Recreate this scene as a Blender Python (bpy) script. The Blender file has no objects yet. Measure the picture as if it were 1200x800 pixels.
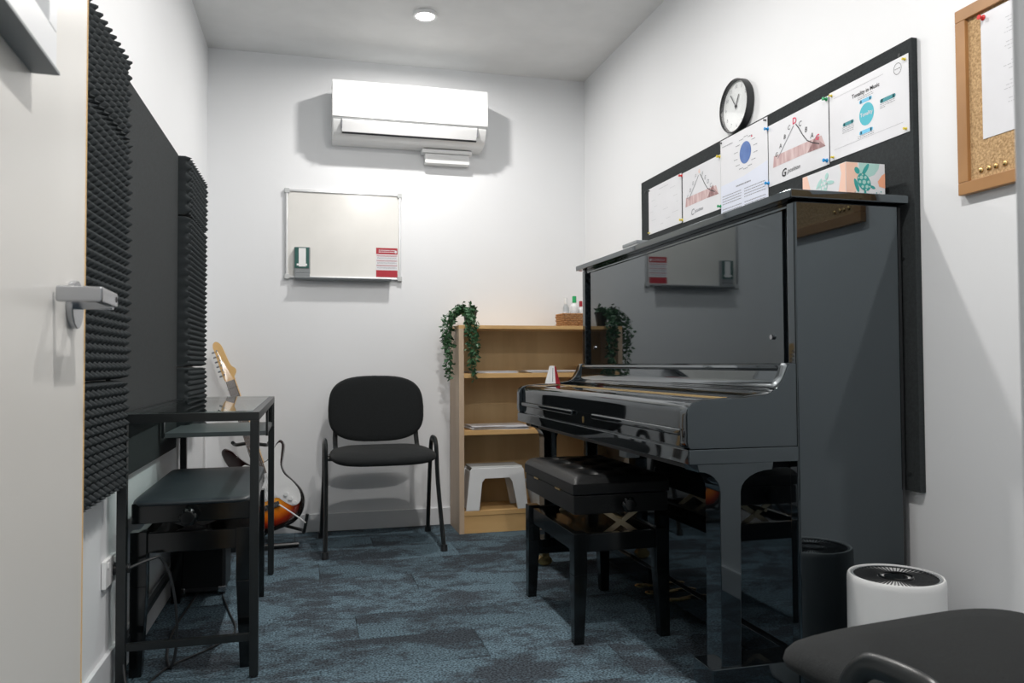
import bpy, bmesh, math, random
from mathutils import Vector, Matrix
random.seed(4)
PI = math.pi
COL = bpy.context.scene.collection
SC = bpy.context.scene

# ------------------------------------------------------------------ camera
CAM_H = 0.869
YAW, PITCH, ROLL, FPX = 0.25746, 0.02856, 0.00508, 918.64
def cam_matrix():
    cy, sy, cp, sp = math.cos(YAW), math.sin(YAW), math.cos(PITCH), math.sin(PITCH)
    f = Vector((sy*cp, cy*cp, sp)); r = Vector((cy, -sy, 0)); d = f.cross(r)
    cr, sr = math.cos(ROLL), math.sin(ROLL)
    r2 = cr*r + sr*d; d2 = -sr*r + cr*d
    m = Matrix((r2, -d2, -f)).transposed().to_4x4()
    m.translation = (0, 0, CAM_H)
    return m
cd = bpy.data.cameras.new('camera'); cam = bpy.data.objects.new('camera', cd); COL.objects.link(cam)
cam.matrix_world = cam_matrix()
cd.sensor_width = 36; cd.lens = FPX/1200*36; cd.clip_start = 0.02
cd.dof.use_dof = True; cd.dof.focus_distance = 2.6; cd.dof.aperture_fstop = 9
SC.camera = cam

# ------------------------------------------------------------------ world, lights, exposure
w = bpy.data.worlds.new('world'); SC.world = w; w.use_nodes = True
w.node_tree.nodes['Background'].inputs[0].default_value = (0.75, 0.82, 0.9, 1)
w.node_tree.nodes['Background'].inputs[1].default_value = 0.35
SC.view_settings.view_transform = 'Standard'; SC.view_settings.look = 'None'
SC.view_settings.gamma = 1; SC.view_settings.use_curve_mapping = False
SC.view_settings.exposure = 0.13
CEIL = 2.5
LIGHTS = [(0.535, 3.59, 13.5), (0.535, 2.30, 15.5), (0.535, 0.98, 18.5), (0.05, -0.45, 17.0)]  # last one, out in the corridor, is added to brighten door and jamb
for lx, ly, pw in LIGHTS:
    ld = bpy.data.lights.new('downlight_beam', 'AREA'); ld.shape = 'DISK'; ld.size = 0.075; ld.energy = pw
    ld.color = (1.0, 0.965, 0.93)
    lo = bpy.data.objects.new('downlight_beam', ld); lo.location = (lx, ly, CEIL-0.012); COL.objects.link(lo)

# ------------------------------------------------------------------ materials
MATS = {}
def mat(name, col, rough=0.5, metal=0.0, spec=0.5, bump=0.0, bscale=200.0, mix=None, mscale=5.0, sheen=0.0,
        trans=0.0, emit=None, estr=0.0, coat=0.0, ior=1.5, stretch=(1,1,1), contrast=(0.35,0.65), tint=None):
    if name in MATS: return MATS[name]
    m = bpy.data.materials.new(name); m.use_nodes = True; nt = m.node_tree; p = nt.nodes['Principled BSDF']
    p.inputs['Base Color'].default_value = (*col, 1); p.inputs['Roughness'].default_value = rough
    p.inputs['Metallic'].default_value = metal; p.inputs['IOR'].default_value = ior
    p.inputs['Specular IOR Level'].default_value = spec
    p.inputs['Sheen Weight'].default_value = sheen; p.inputs['Transmission Weight'].default_value = trans
    p.inputs['Coat Weight'].default_value = coat; p.inputs['Coat Roughness'].default_value = 0.03
    if tint: p.inputs['Specular Tint'].default_value = (*tint, 1)
    if emit: p.inputs['Emission Color'].default_value = (*emit, 1); p.inputs['Emission Strength'].default_value = estr
    tc = nt.nodes.new('ShaderNodeTexCoord')
    mp = nt.nodes.new('ShaderNodeMapping'); mp.inputs['Scale'].default_value = stretch
    nt.links.new(tc.outputs['Object'], mp.inputs['Vector'])
    if mix or bump == 0:
        n = nt.nodes.new('ShaderNodeTexNoise'); n.inputs['Scale'].default_value = mscale; n.inputs['Detail'].default_value = 5
        nt.links.new(mp.outputs[0], n.inputs['Vector'])
        r = nt.nodes.new('ShaderNodeValToRGB'); r.color_ramp.elements[0].position = contrast[0]; r.color_ramp.elements[1].position = contrast[1]
        c2 = mix if mix else tuple(c*0.94 for c in col)
        r.color_ramp.elements[0].color = (*col, 1); r.color_ramp.elements[1].color = (*c2, 1)
        nt.links.new(n.outputs['Fac'], r.inputs['Fac']); nt.links.new(r.outputs['Color'], p.inputs['Base Color'])
    if bump:
        n2 = nt.nodes.new('ShaderNodeTexNoise'); n2.inputs['Scale'].default_value = bscale; n2.inputs['Detail'].default_value = 3
        nt.links.new(mp.outputs[0], n2.inputs['Vector'])
        b = nt.nodes.new('ShaderNodeBump'); b.inputs['Strength'].default_value = bump; b.inputs['Distance'].default_value = 0.002
        nt.links.new(n2.outputs['Fac'], b.inputs['Height']); nt.links.new(b.outputs[0], p.inputs['Normal'])
    MATS[name] = m
    return m
wall_m   = mat('painted_wall', (0.835,0.85,0.865), 0.55, bump=0.05, bscale=350, mix=(0.82,0.835,0.85), mscale=2)
ceil_m   = mat('painted_ceiling', (0.82,0.83,0.83), 0.8)
trim_m   = mat('trim_paint', (0.72,0.74,0.76), 0.35)
door_m   = mat('door_paint', (0.70,0.69,0.66), 0.32, mix=(0.68,0.67,0.64), mscale=3, stretch=(1,1,.1))
edge_m   = mat('door_edge_timber', (0.75,0.5,0.22), 0.5)
gloss_m  = mat('black_polish', (0.004,0.0052,0.0062), 0.03, spec=1.0, ior=1.55, tint=(0.86,1.0,1.08))
gloss2_m = mat('black_lacquer', (0.004,0.005,0.0055), 0.12)
satin_m  = mat('black_powder_coat', (0.012,0.015,0.016), 0.32)
fab_m    = mat('black_fabric', (0.0075,0.009,0.0095), 0.9, bump=0.6, bscale=700, mix=(0.014,0.0165,0.0175), mscale=300, sheen=0.04, spec=0.3)
leather_m= mat('black_leather', (0.004,0.0046,0.005), 0.36, bump=0.3, bscale=260, spec=0.35)
vinyl_m  = mat('charcoal_vinyl', (0.018,0.026,0.032), 0.42, bump=0.12, bscale=500)
felt_m   = mat('charcoal_felt', (0.018,0.022,0.0235), 0.95, bump=0.8, bscale=420, mix=(0.026,0.0315,0.0335), mscale=120)
foam_m   = mat('charcoal_foam', (0.019,0.0245,0.027), 0.9, bump=0.4, bscale=800)
wood_m   = mat('oak_veneer', (0.72,0.46,0.20), 0.45, mix=(0.64,0.39,0.16), mscale=14, stretch=(0.25,1,1))
woodv_m  = mat('oak_veneer_side', (0.60,0.46,0.33), 0.5, mix=(0.55,0.41,0.29), mscale=14, stretch=(1,1,.12))
woodb_m  = mat('oak_back_board', (0.60,0.43,0.22), 0.55, mix=(0.52,0.36,0.18), mscale=12, stretch=(1,1,.15))
frame_m  = mat('cork_frame_wood', (0.44,0.23,0.09), 0.45, mix=(0.36,0.18,0.065), mscale=20, stretch=(1,.3,.3))
cork_m   = mat('cork', (0.62,0.42,0.22), 0.9, bump=0.8, bscale=260, mix=(0.36,0.22,0.10), mscale=180)
white_m  = mat('white_plastic', (0.86,0.87,0.87), 0.3)
acw_m    = mat('white_gloss_plastic', (0.90,0.91,0.91), 0.22)
grey_m   = mat('grey_plastic', (0.25,0.27,0.28), 0.5)
lgrey_m  = mat('light_grey_plastic', (0.55,0.57,0.57), 0.5)
dark_m   = mat('dark_plastic', (0.02,0.022,0.024), 0.4)
alu_m    = mat('aluminium', (0.62,0.63,0.64), 0.3, metal=1.0)
chrome_m = mat('brushed_chrome', (0.45,0.46,0.48), 0.25, metal=1.0)
brass_m  = mat('brass', (0.75,0.52,0.22), 0.25, metal=1.0)
steel_m  = mat('zinc_brass_plate', (0.62,0.52,0.36), 0.35, metal=1.0)
wb_m     = mat('whiteboard_surface', (0.80,0.79,0.755), 0.16)
paper_m  = mat('paper_white', (0.76,0.77,0.80), 0.35, spec=0.5, coat=0.15)
paperb_m = mat('paper_blue_tint', (0.72,0.76,0.87), 0.5)
ink_m    = mat('ink_black', (0.02,0.02,0.025), 0.6)
inkg_m   = mat('ink_grey', (0.24,0.25,0.28), 0.6)
inkl_m   = mat('ink_light_grey', (0.5,0.51,0.54), 0.6)
red_m    = mat('red_ink', (0.42,0.015,0.03), 0.5)
pinkred_m= mat('pink_red_ink', (0.75,0.04,0.12), 0.5)
band_m   = mat('brown_pink_hatching', (0.52,0.34,0.34), 0.7, mix=(0.70,0.56,0.55), mscale=60, stretch=(1,1,.2))
bandd_m  = mat('brown_hatching_dark', (0.26,0.14,0.14), 0.7, mix=(0.45,0.3,0.3), mscale=60, stretch=(1,1,.3))
blue_m   = mat('blue_print', (0.05,0.12,0.36), 0.5, mix=(0.12,0.22,0.50), mscale=12)
teal_m   = mat('teal_print', (0.07,0.48,0.58), 0.5)
teald_m  = mat('dark_teal_print', (0.04,0.28,0.32), 0.5)
skyb_m   = mat('sky_blue_print', (0.16,0.55,0.80), 0.5)
turt_m   = mat('turtle_teal', (0.03,0.36,0.34), 0.5)
turl_m   = mat('pale_teal', (0.42,0.68,0.64), 0.5)
peach_m  = mat('peach_print', (0.90,0.60,0.48), 0.5)
orange_m = mat('orange_print', (0.90,0.42,0.25), 0.5)
leaf_m   = mat('ivy_leaf', (0.025,0.085,0.035), 0.45, mix=(0.06,0.16,0.07), mscale=40)
rattan_m = mat('rattan', (0.42,0.23,0.10), 0.6, mix=(0.30,0.14,0.05), mscale=60)
green_m  = mat('green_cap', (0.02,0.42,0.14), 0.4)
maple_m  = mat('maple', (0.75,0.48,0.20), 0.35)
rosew_m  = mat('rosewood', (0.10,0.07,0.05), 0.5)
frost_m  = mat('frosted_plastic', (0.7,0.75,0.78), 0.35, trans=0.6)
emit_m   = mat('lamp_diffuser', (1,1,1), 0.5, emit=(1,0.98,0.95), estr=30)
def glass(name, col, rough=0.0):
    m = bpy.data.materials.new(name); m.use_nodes = True; nt = m.node_tree
    for n in list(nt.nodes): nt.nodes.remove(n)
    o = nt.nodes.new('ShaderNodeOutputMaterial'); mx = nt.nodes.new('ShaderNodeMixShader')
    t = nt.nodes.new('ShaderNodeBsdfTransparent'); t.inputs[0].default_value = (*col, 1)
    g = nt.nodes.new('ShaderNodeBsdfGlossy'); g.inputs['Roughness'].default_value = rough
    f = nt.nodes.new('ShaderNodeLayerWeight'); f.inputs['Blend'].default_value = 0.5
    q = nt.nodes.new('ShaderNodeMath'); q.operation = 'POWER'; q.inputs[1].default_value = 4.5
    a = nt.nodes.new('ShaderNodeMath'); a.operation = 'MULTIPLY_ADD'; a.inputs[1].default_value = 0.9; a.inputs[2].default_value = 0.035
    nt.links.new(f.outputs['Facing'], q.inputs[0]); nt.links.new(q.outputs[0], a.inputs[0]); nt.links.new(a.outputs[0], mx.inputs[0])
    nt.links.new(t.outputs[0], mx.inputs[1]); nt.links.new(g.outputs[0], mx.inputs[2]); nt.links.new(mx.outputs[0], o.inputs[0])
    return m
glass_m = glass('tabletop_glass', (0.80,0.88,0.87)); pane_m = glass('clear_glass', (0.985,0.99,0.99))
def carpet_mat():
    m = bpy.data.materials.new('carpet_pile'); m.use_nodes = True; nt = m.node_tree; L = nt.links; N = nt.nodes
    p = N['Principled BSDF']; p.inputs['Roughness'].default_value = 0.95; p.inputs['Specular IOR Level'].default_value = 0.15
    g = N.new('ShaderNodeNewGeometry'); oi = N.new('ShaderNodeObjectInfo')
    off = N.new('ShaderNodeVectorMath'); off.operation = 'SCALE'; off.inputs[0].default_value = (17, 31, 5)
    L.new(oi.outputs['Random'], off.inputs['Scale'])
    ad = N.new('ShaderNodeVectorMath'); ad.operation = 'ADD'; L.new(g.outputs['Position'], ad.inputs[0]); L.new(off.outputs[0], ad.inputs[1])
    mp = N.new('ShaderNodeMapping'); mp.inputs['Scale'].default_value = (0.85, 1.2, 1); L.new(ad.outputs[0], mp.inputs[0])
    n1 = N.new('ShaderNodeTexNoise'); n1.inputs['Scale'].default_value = 3.6; n1.inputs['Detail'].default_value = 12; n1.inputs['Roughness'].default_value = 0.78
    L.new(mp.outputs[0], n1.inputs['Vector'])
    r1 = N.new('ShaderNodeValToRGB'); r1.color_ramp.elements[0].position = 0.455; r1.color_ramp.elements[1].position = 0.535
    r1.color_ramp.elements[0].color = (0.048, 0.060, 0.072, 1); r1.color_ramp.elements[1].color = (0.098, 0.148, 0.180, 1)
    L.new(n1.outputs['Fac'], r1.inputs['Fac'])
    n2 = N.new('ShaderNodeTexNoise'); n2.inputs['Scale'].default_value = 150; n2.inputs['Detail'].default_value = 2; L.new(g.outputs['Position'], n2.inputs['Vector'])
    r2 = N.new('ShaderNodeValToRGB'); r2.color_ramp.elements[0].position = 0.36; r2.color_ramp.elements[1].position = 0.64
    r2.color_ramp.elements[0].color = (0.35, 0.35, 0.36, 1); r2.color_ramp.elements[1].color = (1.5, 1.5, 1.5, 1); L.new(n2.outputs['Fac'], r2.inputs['Fac'])
    mx = N.new('ShaderNodeMix'); mx.data_type = 'RGBA'; mx.blend_type = 'MULTIPLY'; mx.inputs[0].default_value = 1
    L.new(r1.outputs[0], mx.inputs[6]); L.new(r2.outputs[0], mx.inputs[7])
    mr = N.new('ShaderNodeMapRange'); mr.inputs['To Min'].default_value = 0.82; mr.inputs['To Max'].default_value = 1.15; L.new(oi.outputs['Random'], mr.inputs['Value'])
    sc = N.new('ShaderNodeVectorMath'); sc.operation = 'SCALE'; L.new(mx.outputs[2], sc.inputs[0]); L.new(mr.outputs[0], sc.inputs['Scale'])
    L.new(sc.outputs[0], p.inputs['Base Color'])
    b = N.new('ShaderNodeBump'); b.inputs['Strength'].default_value = 0.7; b.inputs['Distance'].default_value = 0.004
    L.new(n2.outputs['Fac'], b.inputs['Height']); L.new(b.outputs[0], p.inputs['Normal'])
    return m
carpet_m = carpet_mat()
def attr_mat():
    m = bpy.data.materials.new('sunburst_lacquer'); m.use_nodes = True; nt = m.node_tree; p = nt.nodes['Principled BSDF']
    a = nt.nodes.new('ShaderNodeAttribute'); a.attribute_name = 'burst'
    nt.links.new(a.outputs['Color'], p.inputs['Base Color']); p.inputs['Roughness'].default_value = 0.08; p.inputs['Coat Weight'].default_value = 0.5
    return m
burst_m = attr_mat()

# ------------------------------------------------------------------ shape helpers
class B:
    def __init__(s): s.bm = bmesh.new()
    def _merge(s, t, M=None):
        if M is not None: bmesh.ops.transform(t, matrix=M, verts=t.verts)
        me = bpy.data.meshes.new('tmp'); t.to_mesh(me); t.free(); s.bm.from_mesh(me); bpy.data.meshes.remove(me); return s
    def box(s, x0, x1, y0, y1, z0, z1, bev=0.0, seg=2, M=None):
        t = bmesh.new(); bmesh.ops.create_cube(t, size=1)
        for v in t.verts: v.co = Vector(((x0+x1)/2+v.co.x*(x1-x0), (y0+y1)/2+v.co.y*(y1-y0), (z0+z1)/2+v.co.z*(z1-z0)))
        if bev: bmesh.ops.bevel(t, geom=list(t.edges), offset=bev, segments=seg, profile=0.5, affect='EDGES')
        return s._merge(t, M)
    def hexa(s, lo, hi, bev=0.0, M=None):      # two quads (4 points each)
        t = bmesh.new(); a = [t.verts.new(p) for p in lo]; b = [t.verts.new(p) for p in hi]
        t.faces.new(a[::-1]); t.faces.new(b)
        for i in range(4): t.faces.new((a[i], a[(i+1)%4], b[(i+1)%4], b[i]))
        bmesh.ops.recalc_face_normals(t, faces=t.faces)
        if bev: bmesh.ops.bevel(t, geom=list(t.edges), offset=bev, segments=2, profile=0.5, affect='EDGES')
        return s._merge(t, M)
    def cyl(s, p0, p1, r, r2=None, seg=20, bev=0.0):
        p0, p1 = Vector(p0), Vector(p1); d = p1-p0; t = bmesh.new()
        bmesh.ops.create_cone(t, cap_ends=True, segments=seg, radius1=r, radius2=r if r2 is None else r2, depth=d.length)
        if bev: bmesh.ops.bevel(t, geom=[e for e in t.edges if any(len(f.verts) > 4 for f in e.link_faces)], offset=bev, segments=2, profile=0.5, affect='EDGES')
        M = Matrix.Translation((p0+p1)/2) @ d.to_track_quat('Z', 'Y').to_matrix().to_4x4()
        return s._merge(t, M)
    def sphere(s, c, r, sx=1, sy=1, sz=1, seg=16):
        t = bmesh.new(); bmesh.ops.create_uvsphere(t, u_segments=seg, v_segments=max(6, seg//2), radius=r)
        return s._merge(t, Matrix.Translation(c) @ Matrix.Diagonal((sx, sy, sz, 1)))
    def lathe(s, prof, c=(0,0,0), seg=32, M=None, cap=True):
        t = bmesh.new(); rings = []
        for r, z in prof:
            rings.append([t.verts.new((max(r, 1e-5)*math.cos(2*PI*i/seg), max(r, 1e-5)*math.sin(2*PI*i/seg), z)) for i in range(seg)])
        for a, b in zip(rings, rings[1:]):
            for i in range(seg): t.faces.new((a[i], a[(i+1)%seg], b[(i+1)%seg], b[i]))
        if cap:
            t.faces.new(rings[0][::-1]); t.faces.new(rings[-1])
        bmesh.ops.recalc_face_normals(t, faces=t.faces)
        return s._merge(t, (M or Matrix.Identity(4)) if M else Matrix.Translation(c))
    def prism(s, pts, axis, a0, a1, bev=0.0):   # 2d polygon; axis 1 -> pts are (x,z); axis 0 -> (y,z); axis 2 -> (x,y)
        t = bmesh.new()
        f = {0: lambda p, a: (a, p[0], p[1]), 1: lambda p, a: (p[0], a, p[1]), 2: lambda p, a: (p[0], p[1], a)}[axis]
        a = [t.verts.new(f(p, a0)) for p in pts]; b = [t.verts.new(f(p, a1)) for p in pts]; n = len(pts)
        t.faces.new(a[::-1]); t.faces.new(b)
        for i in range(n): t.faces.new((a[i], a[(i+1)%n], b[(i+1)%n], b[i]))
        bmesh.ops.recalc_face_normals(t, faces=t.faces)
        if bev: bmesh.ops.bevel(t, geom=[e for e in t.edges if any(len(fa.verts) > 4 for fa in e.link_faces)], offset=bev, segments=2, profile=0.5, affect='EDGES')
        return s._merge(t)
    def tube(s, pts, r, seg=10, rx=None, closed=False, smooth=0, up=(0,0,1)):
        P = [Vector(p) for p in pts]
        if smooth:
            Q = []
            n = len(P)
            for i in range(n-1):
                p0, p1, p2, p3 = P[max(i-1,0)], P[i], P[i+1], P[min(i+2,n-1)]
                for k in range(smooth):
                    t_ = k/smooth
                    Q.append(0.5*((2*p1)+(-p0+p2)*t_+(2*p0-5*p1+4*p2-p3)*t_**2+(-p0+3*p1-3*p2+p3)*t_**3))
            Q.append(P[-1]); P = Q
        t = bmesh.new(); rings = []; prev = None
        for i, p in enumerate(P):
            d = (P[min(i+1, len(P)-1)]-P[max(i-1, 0)]).normalized()
            if prev is None:
                u = Vector(up); u = u - u.dot(d)*d
                if u.length < 1e-3: u = Vector((1,0,0)) - d.x*d
                u.normalize()
            else:
                u = prev - prev.dot(d)*d; u.normalize()
            prev = u; v = d.cross(u)
            rings.append([t.verts.new(p + u*r*math.cos(2*PI*k/seg) + v*(rx or r)*math.sin(2*PI*k/seg)) for k in range(seg)])
        for a, b in zip(rings, rings[1:]):
            for k in range(seg): t.faces.new((a[k], a[(k+1)%seg], b[(k+1)%seg], b[k]))
        t.faces.new(rings[0][::-1]); t.faces.new(rings[-1]); bmesh.ops.recalc_face_normals(t, faces=t.faces)
        return s._merge(t)
    def cushion(s, hx, hy, z0, z1, n=5.0, r=0.02, crown=0.01, seg=56, fn=None, M=None):
        # superellipse pad; fn(x,y,z)->point
        t = bmesh.new(); rings = []
        prof = [(0.0, z0), (0.5, z0), (1-r/hx*1.0, z0)]
        for k in range(1, 6):
            a = -PI/2 + PI*k/6; prof.append((1-r/hx+math.cos(a)*r/hx, (z0+z1)/2+math.sin(a)*(z1-z0)/2))
        prof += [(1-r/hx, z1), (0.8, z1+crown*0.45), (0.5, z1+crown*0.85), (0.25, z1+crown*.97), (0.0, z1+crown)]
        for q, z in prof:
            ring = []
            for i in range(seg):
                a = 2*PI*i/seg; c, d = math.cos(a), math.sin(a)
                x = hx*math.copysign(abs(c)**(2/n), c)*max(q, 1e-3); y = hy*math.copysign(abs(d)**(2/n), d)*max(q, 1e-3)
                p = (x, y, z)
                ring.append(t.verts.new(fn(*p) if fn else p))
            rings.append(ring)
        for a, b in zip(rings, rings[1:]):
            for i in range(seg): t.faces.new((a[i], a[(i+1)%seg], b[(i+1)%seg], b[i]))
        t.faces.new(rings[0][::-1]); t.faces.new(rings[-1]); bmesh.ops.recalc_face_normals(t, faces=t.faces)
        return s._merge(t, M)

ORG = {}
PIANO_FIT = [False]
def piano_fit(p):            # the piano and what stands on it were measured 7 % small: one real size for all of it
    z = CAM_H+(p.z-CAM_H)*1.07
    if p.z < .171: z = p.z*(.1221/.171)
    return Vector((p.x*1.07, p.y*1.07, z))
def finish(name, b, m, origin=None, sharp=0.6):
    bm = b.bm if isinstance(b, B) else b
    if PIANO_FIT[0]:
        for v in bm.verts: v.co = piano_fit(v.co)
    if origin is not None:
        bmesh.ops.translate(bm, vec=-Vector(origin), verts=bm.verts)
    for f in bm.faces: f.smooth = True
    for e in bm.edges:
        if len(e.link_faces) == 2 and e.calc_face_angle(0) > sharp: e.smooth = False
    me = bpy.data.meshes.new(name); bm.to_mesh(me); bm.free()
    me.materials.append(m)
    o = bpy.data.objects.new(name, me); COL.objects.link(o)
    if sharp == 0.6 and len(me.vertices) < 4000:
        wn = o.modifiers.new('flat faces stay flat', 'WEIGHTED_NORMAL'); wn.keep_sharp = True; wn.weight = 100
    return o
def thing(name, label, cat, loc=(0,0,0), rz=0.0, group=None, local=False):
    if PIANO_FIT[0]: loc = tuple(piano_fit(Vector(loc)))
    o = bpy.data.objects.new(name, None); COL.objects.link(o); o.location = loc; o.rotation_euler = (0, 0, rz)
    o.empty_display_size = 0.05
    o['label'] = label; o['category'] = cat
    if group: o['group'] = group
    ORG[o] = None if local else Vector(loc)
    return o
def part(name, b, m, parent, label=None, sharp=0.6):
    o = finish(name, b, m, ORG[parent], sharp); o.parent = parent; ORG[o] = ORG[parent]
    if label: o['label'] = label
    return o
def single(name, b, m, label, cat, loc, group=None, sharp=0.6):
    o = finish(name, b, m, loc, sharp); o.location = loc; o['label'] = label; o['category'] = cat
    if group: o['group'] = group
    ORG[o] = Vector(loc)
    return o
def struct(name, b, m, loc=(0,0,0)):
    o = finish(name, b, m, loc); o.location = loc; o['kind'] = 'structure'; ORG[o] = Vector(loc)
    return o
class Sheet:       # flat print laid on a real surface: origin, right vector, up vector
    def __init__(s, O, U, V):
        s.O, s.U, s.V = Vector(O), Vector(U).normalized(), Vector(V).normalized(); s.N = s.U.cross(s.V)
    def p(s, u, v, d=0): return s.O + s.U*u + s.V*v + s.N*d
    def poly(s, b, pts, d=0.0006):
        f = b.bm.faces.new([b.bm.verts.new(s.p(u, v, d)) for u, v in pts]); return f
    def rect(s, b, u0, v0, u1, v1, d=0.0006): s.poly(b, [(u0,v0),(u1,v0),(u1,v1),(u0,v1)], d)
    def slab(s, b, u0, v0, u1, v1, d0, d1):
        t = B(); t.hexa([s.p(u0,v0,d0), s.p(u1,v0,d0), s.p(u1,v1,d0), s.p(u0,v1,d0)], [s.p(u0,v0,d1), s.p(u1,v0,d1), s.p(u1,v1,d1), s.p(u0,v1,d1)])
        b._merge(t.bm)
    def ell(s, b, u, v, ru, rv, d=0.0006, n=24, rot=0):
        c, q = math.cos(rot), math.sin(rot)
        s.poly(b, [(u+ru*math.cos(2*PI*i/n)*c-rv*math.sin(2*PI*i/n)*q, v+ru*math.cos(2*PI*i/n)*q+rv*math.sin(2*PI*i/n)*c) for i in range(n)], d)
    def line(s, b, a, c, wd, d=0.0006):
        a, c = Vector(a), Vector(c); n = (c-a).normalized(); n = Vector((-n.y, n.x))*wd/2
        s.poly(b, [tuple(a-n), tuple(c-n), tuple(c+n), tuple(a+n)], d)
    def text(s, b, txt, u, v, h, d=0.0008, rot=0, align='CENTER', shear=0.0, bold=0.0):
        cu = bpy.data.curves.new('t', 'FONT'); cu.body = txt; cu.size = h; cu.align_x = align; cu.align_y = 'CENTER'
        cu.resolution_u = 2; cu.shear = shear; cu.offset = bold
        o = bpy.data.objects.new('t', cu); COL.objects.link(o)
        dg = bpy.context.evaluated_depsgraph_get(); me = bpy.data.meshes.new_from_object(o.evaluated_get(dg))
        c, q = math.cos(rot), math.sin(rot)
        for vt in me.vertices:
            x, y = vt.co.x, vt.co.y; vt.co = s.p(u+x*c-y*q, v+x*q+y*c, d)
        b.bm.from_mesh(me); bpy.data.objects.remove(o); bpy.data.curves.remove(cu); bpy.data.meshes.remove(me)
    def scribble(s, b, u0, v, u1, wd, d=0.0006, rnd=None, slope=0.0):   # a line of print too small to read: word-long strokes
        rnd = rnd or random; u = u0
        while u < u1:
            L = min(rnd.uniform(0.003, 0.011), u1-u)
            s.rect(b, u, v+slope*(u-u0)-wd/2, u+L*0.99, v+slope*(u-u0)+wd/2, d); u += L+0.0022

# ------------------------------------------------------------------ room
XL, XR, YB, YF = -0.488, 1.557, 4.246, 0.45
DX0, DX1, DH = -0.305, 0.513, 2.06
def xl(y): return XL-(YB-y)*0.0135          # the left wall runs slightly out of square      # doorway
struct('wall_left', B().prism([(XL-.15, YF-.12), (xl(YF-.12), YF-.12), (XL, YB), (XL, YB+.1), (XL-.15, YB+.1)], 2, 0, CEIL), wall_m)
struct('wall_right', B().box(XR, XR+0.1, YF-0.12, YB+0.1, 0, CEIL), wall_m)
struct('wall_back', B().box(XL, XR, YB, YB+0.1, 0, CEIL), wall_m)
struct('wall_front', B().box(xl(YF), DX0-0.035, YF-0.12, YF, 0, CEIL).box(DX1+0.035, XR, YF-0.12, YF, 0, CEIL).box(DX0-0.035, DX1+0.035, YF-0.12, YF, DH+0.035, CEIL), wall_m)
struct('wall_corridor', B().box(-1.6, 2.0, -1.5, -1.4, 0, CEIL).box(-1.7, -1.6, -1.5, YF-0.12, 0, CEIL).box(2.0, 2.1, -1.5, YF-0.12, 0, CEIL)
       .box(-1.6, XL-0.1, YF-0.12, YF-0.02, 0, CEIL).box(XR+0.1, 2.0, YF-0.12, YF-0.02, 0, CEIL), wall_m)
struct('ceiling', B().box(-1.7, 2.1, -1.5, YB+0.1, CEIL, CEIL+0.1), ceil_m)
flo = struct('floor', B().box(-1.7, 2.1, -1.5, YB+0.1, -0.06, -0.006), grey_m)
# carpet planks, each its own piece laid in courses
k = 0
y = 2.80-0.25*18
while y < YB:
    y0, y1 = y, min(y+0.25, YB)
    off = (0.37*k) % 1.0; x = -0.488-off
    xa_lim, xb_lim = (XL-.055, XR) if y0 >= YF-0.13 else (-1.6, 2.0)
    x = xa_lim-off
    while x < xb_lim:
        xa, xb = max(x, xa_lim), min(x+1.0, xb_lim)
        if xb-xa > 0.01 and y1 > -1.4:
            part('carpet_plank', B().box(xa+0.0006, xb-0.0006, max(y0, -1.4)+0.0006, y1-0.0006, -0.006, 0.0, 0.0012, 1), carpet_m, flo)
        x += 1.0
    y += 0.25; k += 1
def skirt_prof(h=0.092): return h
struct('baseboard_back', B().box(XL, XR, YB-0.014, YB, 0, 0.092, 0.003), trim_m)
struct('baseboard_left', B().hexa([(xl(YF),YF,0),(xl(YF)+.012,YF,0),(XL+.012,YB-.014,0),(XL,YB-.014,0)], [(xl(YF),YF,.105),(xl(YF)+.012,YF,.105),(XL+.012,YB-.014,.105),(XL,YB-.014,.105)], .002), trim_m)
struct('baseboard_right', B().box(XR-0.014, XR, YF, YB-0.014, 0, 0.092, 0.003), trim_m)
struct('baseboard_front', B().box(DX1+0.09, XR-0.014, YF, YF+0.014, 0, 0.092, 0.003), trim_m)
# door frame
fr = struct('trim_1', B().box(DX0-0.035, DX0, YF-0.13, YF+0.012, 0, DH).box(DX1, DX1+0.035, YF-0.13, YF+0.012, 0, DH).box(DX0-0.035, DX1+0.035, YF-0.13, YF+0.012, DH, DH+0.035)
            .box(DX1-0.012, DX1, YF-0.10, YF-0.04, 0, DH, .001), trim_m)
part('architrave', B().box(DX1+0.008, DX1+0.068, YF+0.012, YF+0.026, 0, DH+0.06, 0.003).box(DX0-0.068, DX0-0.008, YF+0.012, YF+0.026, 0, DH+0.06, 0.003).box(DX0-.068, DX1+.068, YF+.012, YF+.026, DH+.008, DH+.068, .003), trim_m, fr)
part('strike_plate', B().box(DX1-0.0015, DX1+0.001, YF-0.028, YF+0.008, 0.935, 0.982, 0.0005, 1), grey_m, fr, 'dark grey metal strike plate')

# door leaf, opened against the left
dz = math.radians(2.4)
A = Vector((-math.sin(dz), math.cos(dz), 0)); Nn = Vector((math.cos(dz), math.sin(dz), 0)); E0 = Vector((-0.314, 1.27, 0))
def dp(a, n, z): return E0 + A*a + Nn*n + Vector((0, 0, z))      # a<0 towards hinge, n>0 into room
def dbox(b, a0, a1, n0, n1, z0, z1, bev=0.0):
    return b.hexa([dp(a0,n0,z0), dp(a1,n0,z0), dp(a1,n1,z0), dp(a0,n1,z0)], [dp(a0,n0,z1), dp(a1,n0,z1), dp(a1,n1,z1), dp(a0,n1,z1)], bev)
db = B()
dbox(db, -0.815, -0.0015, -0.038, 0, 0.012, 1.245); dbox(db, -0.815, -0.0015, -0.038, 0, 1.86, 2.04)
dbox(db, -0.815, -0.58, -0.038, 0, 1.245, 1.86); dbox(db, -0.318, -0.0015, -0.038, 0, 1.245, 1.86)
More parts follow.
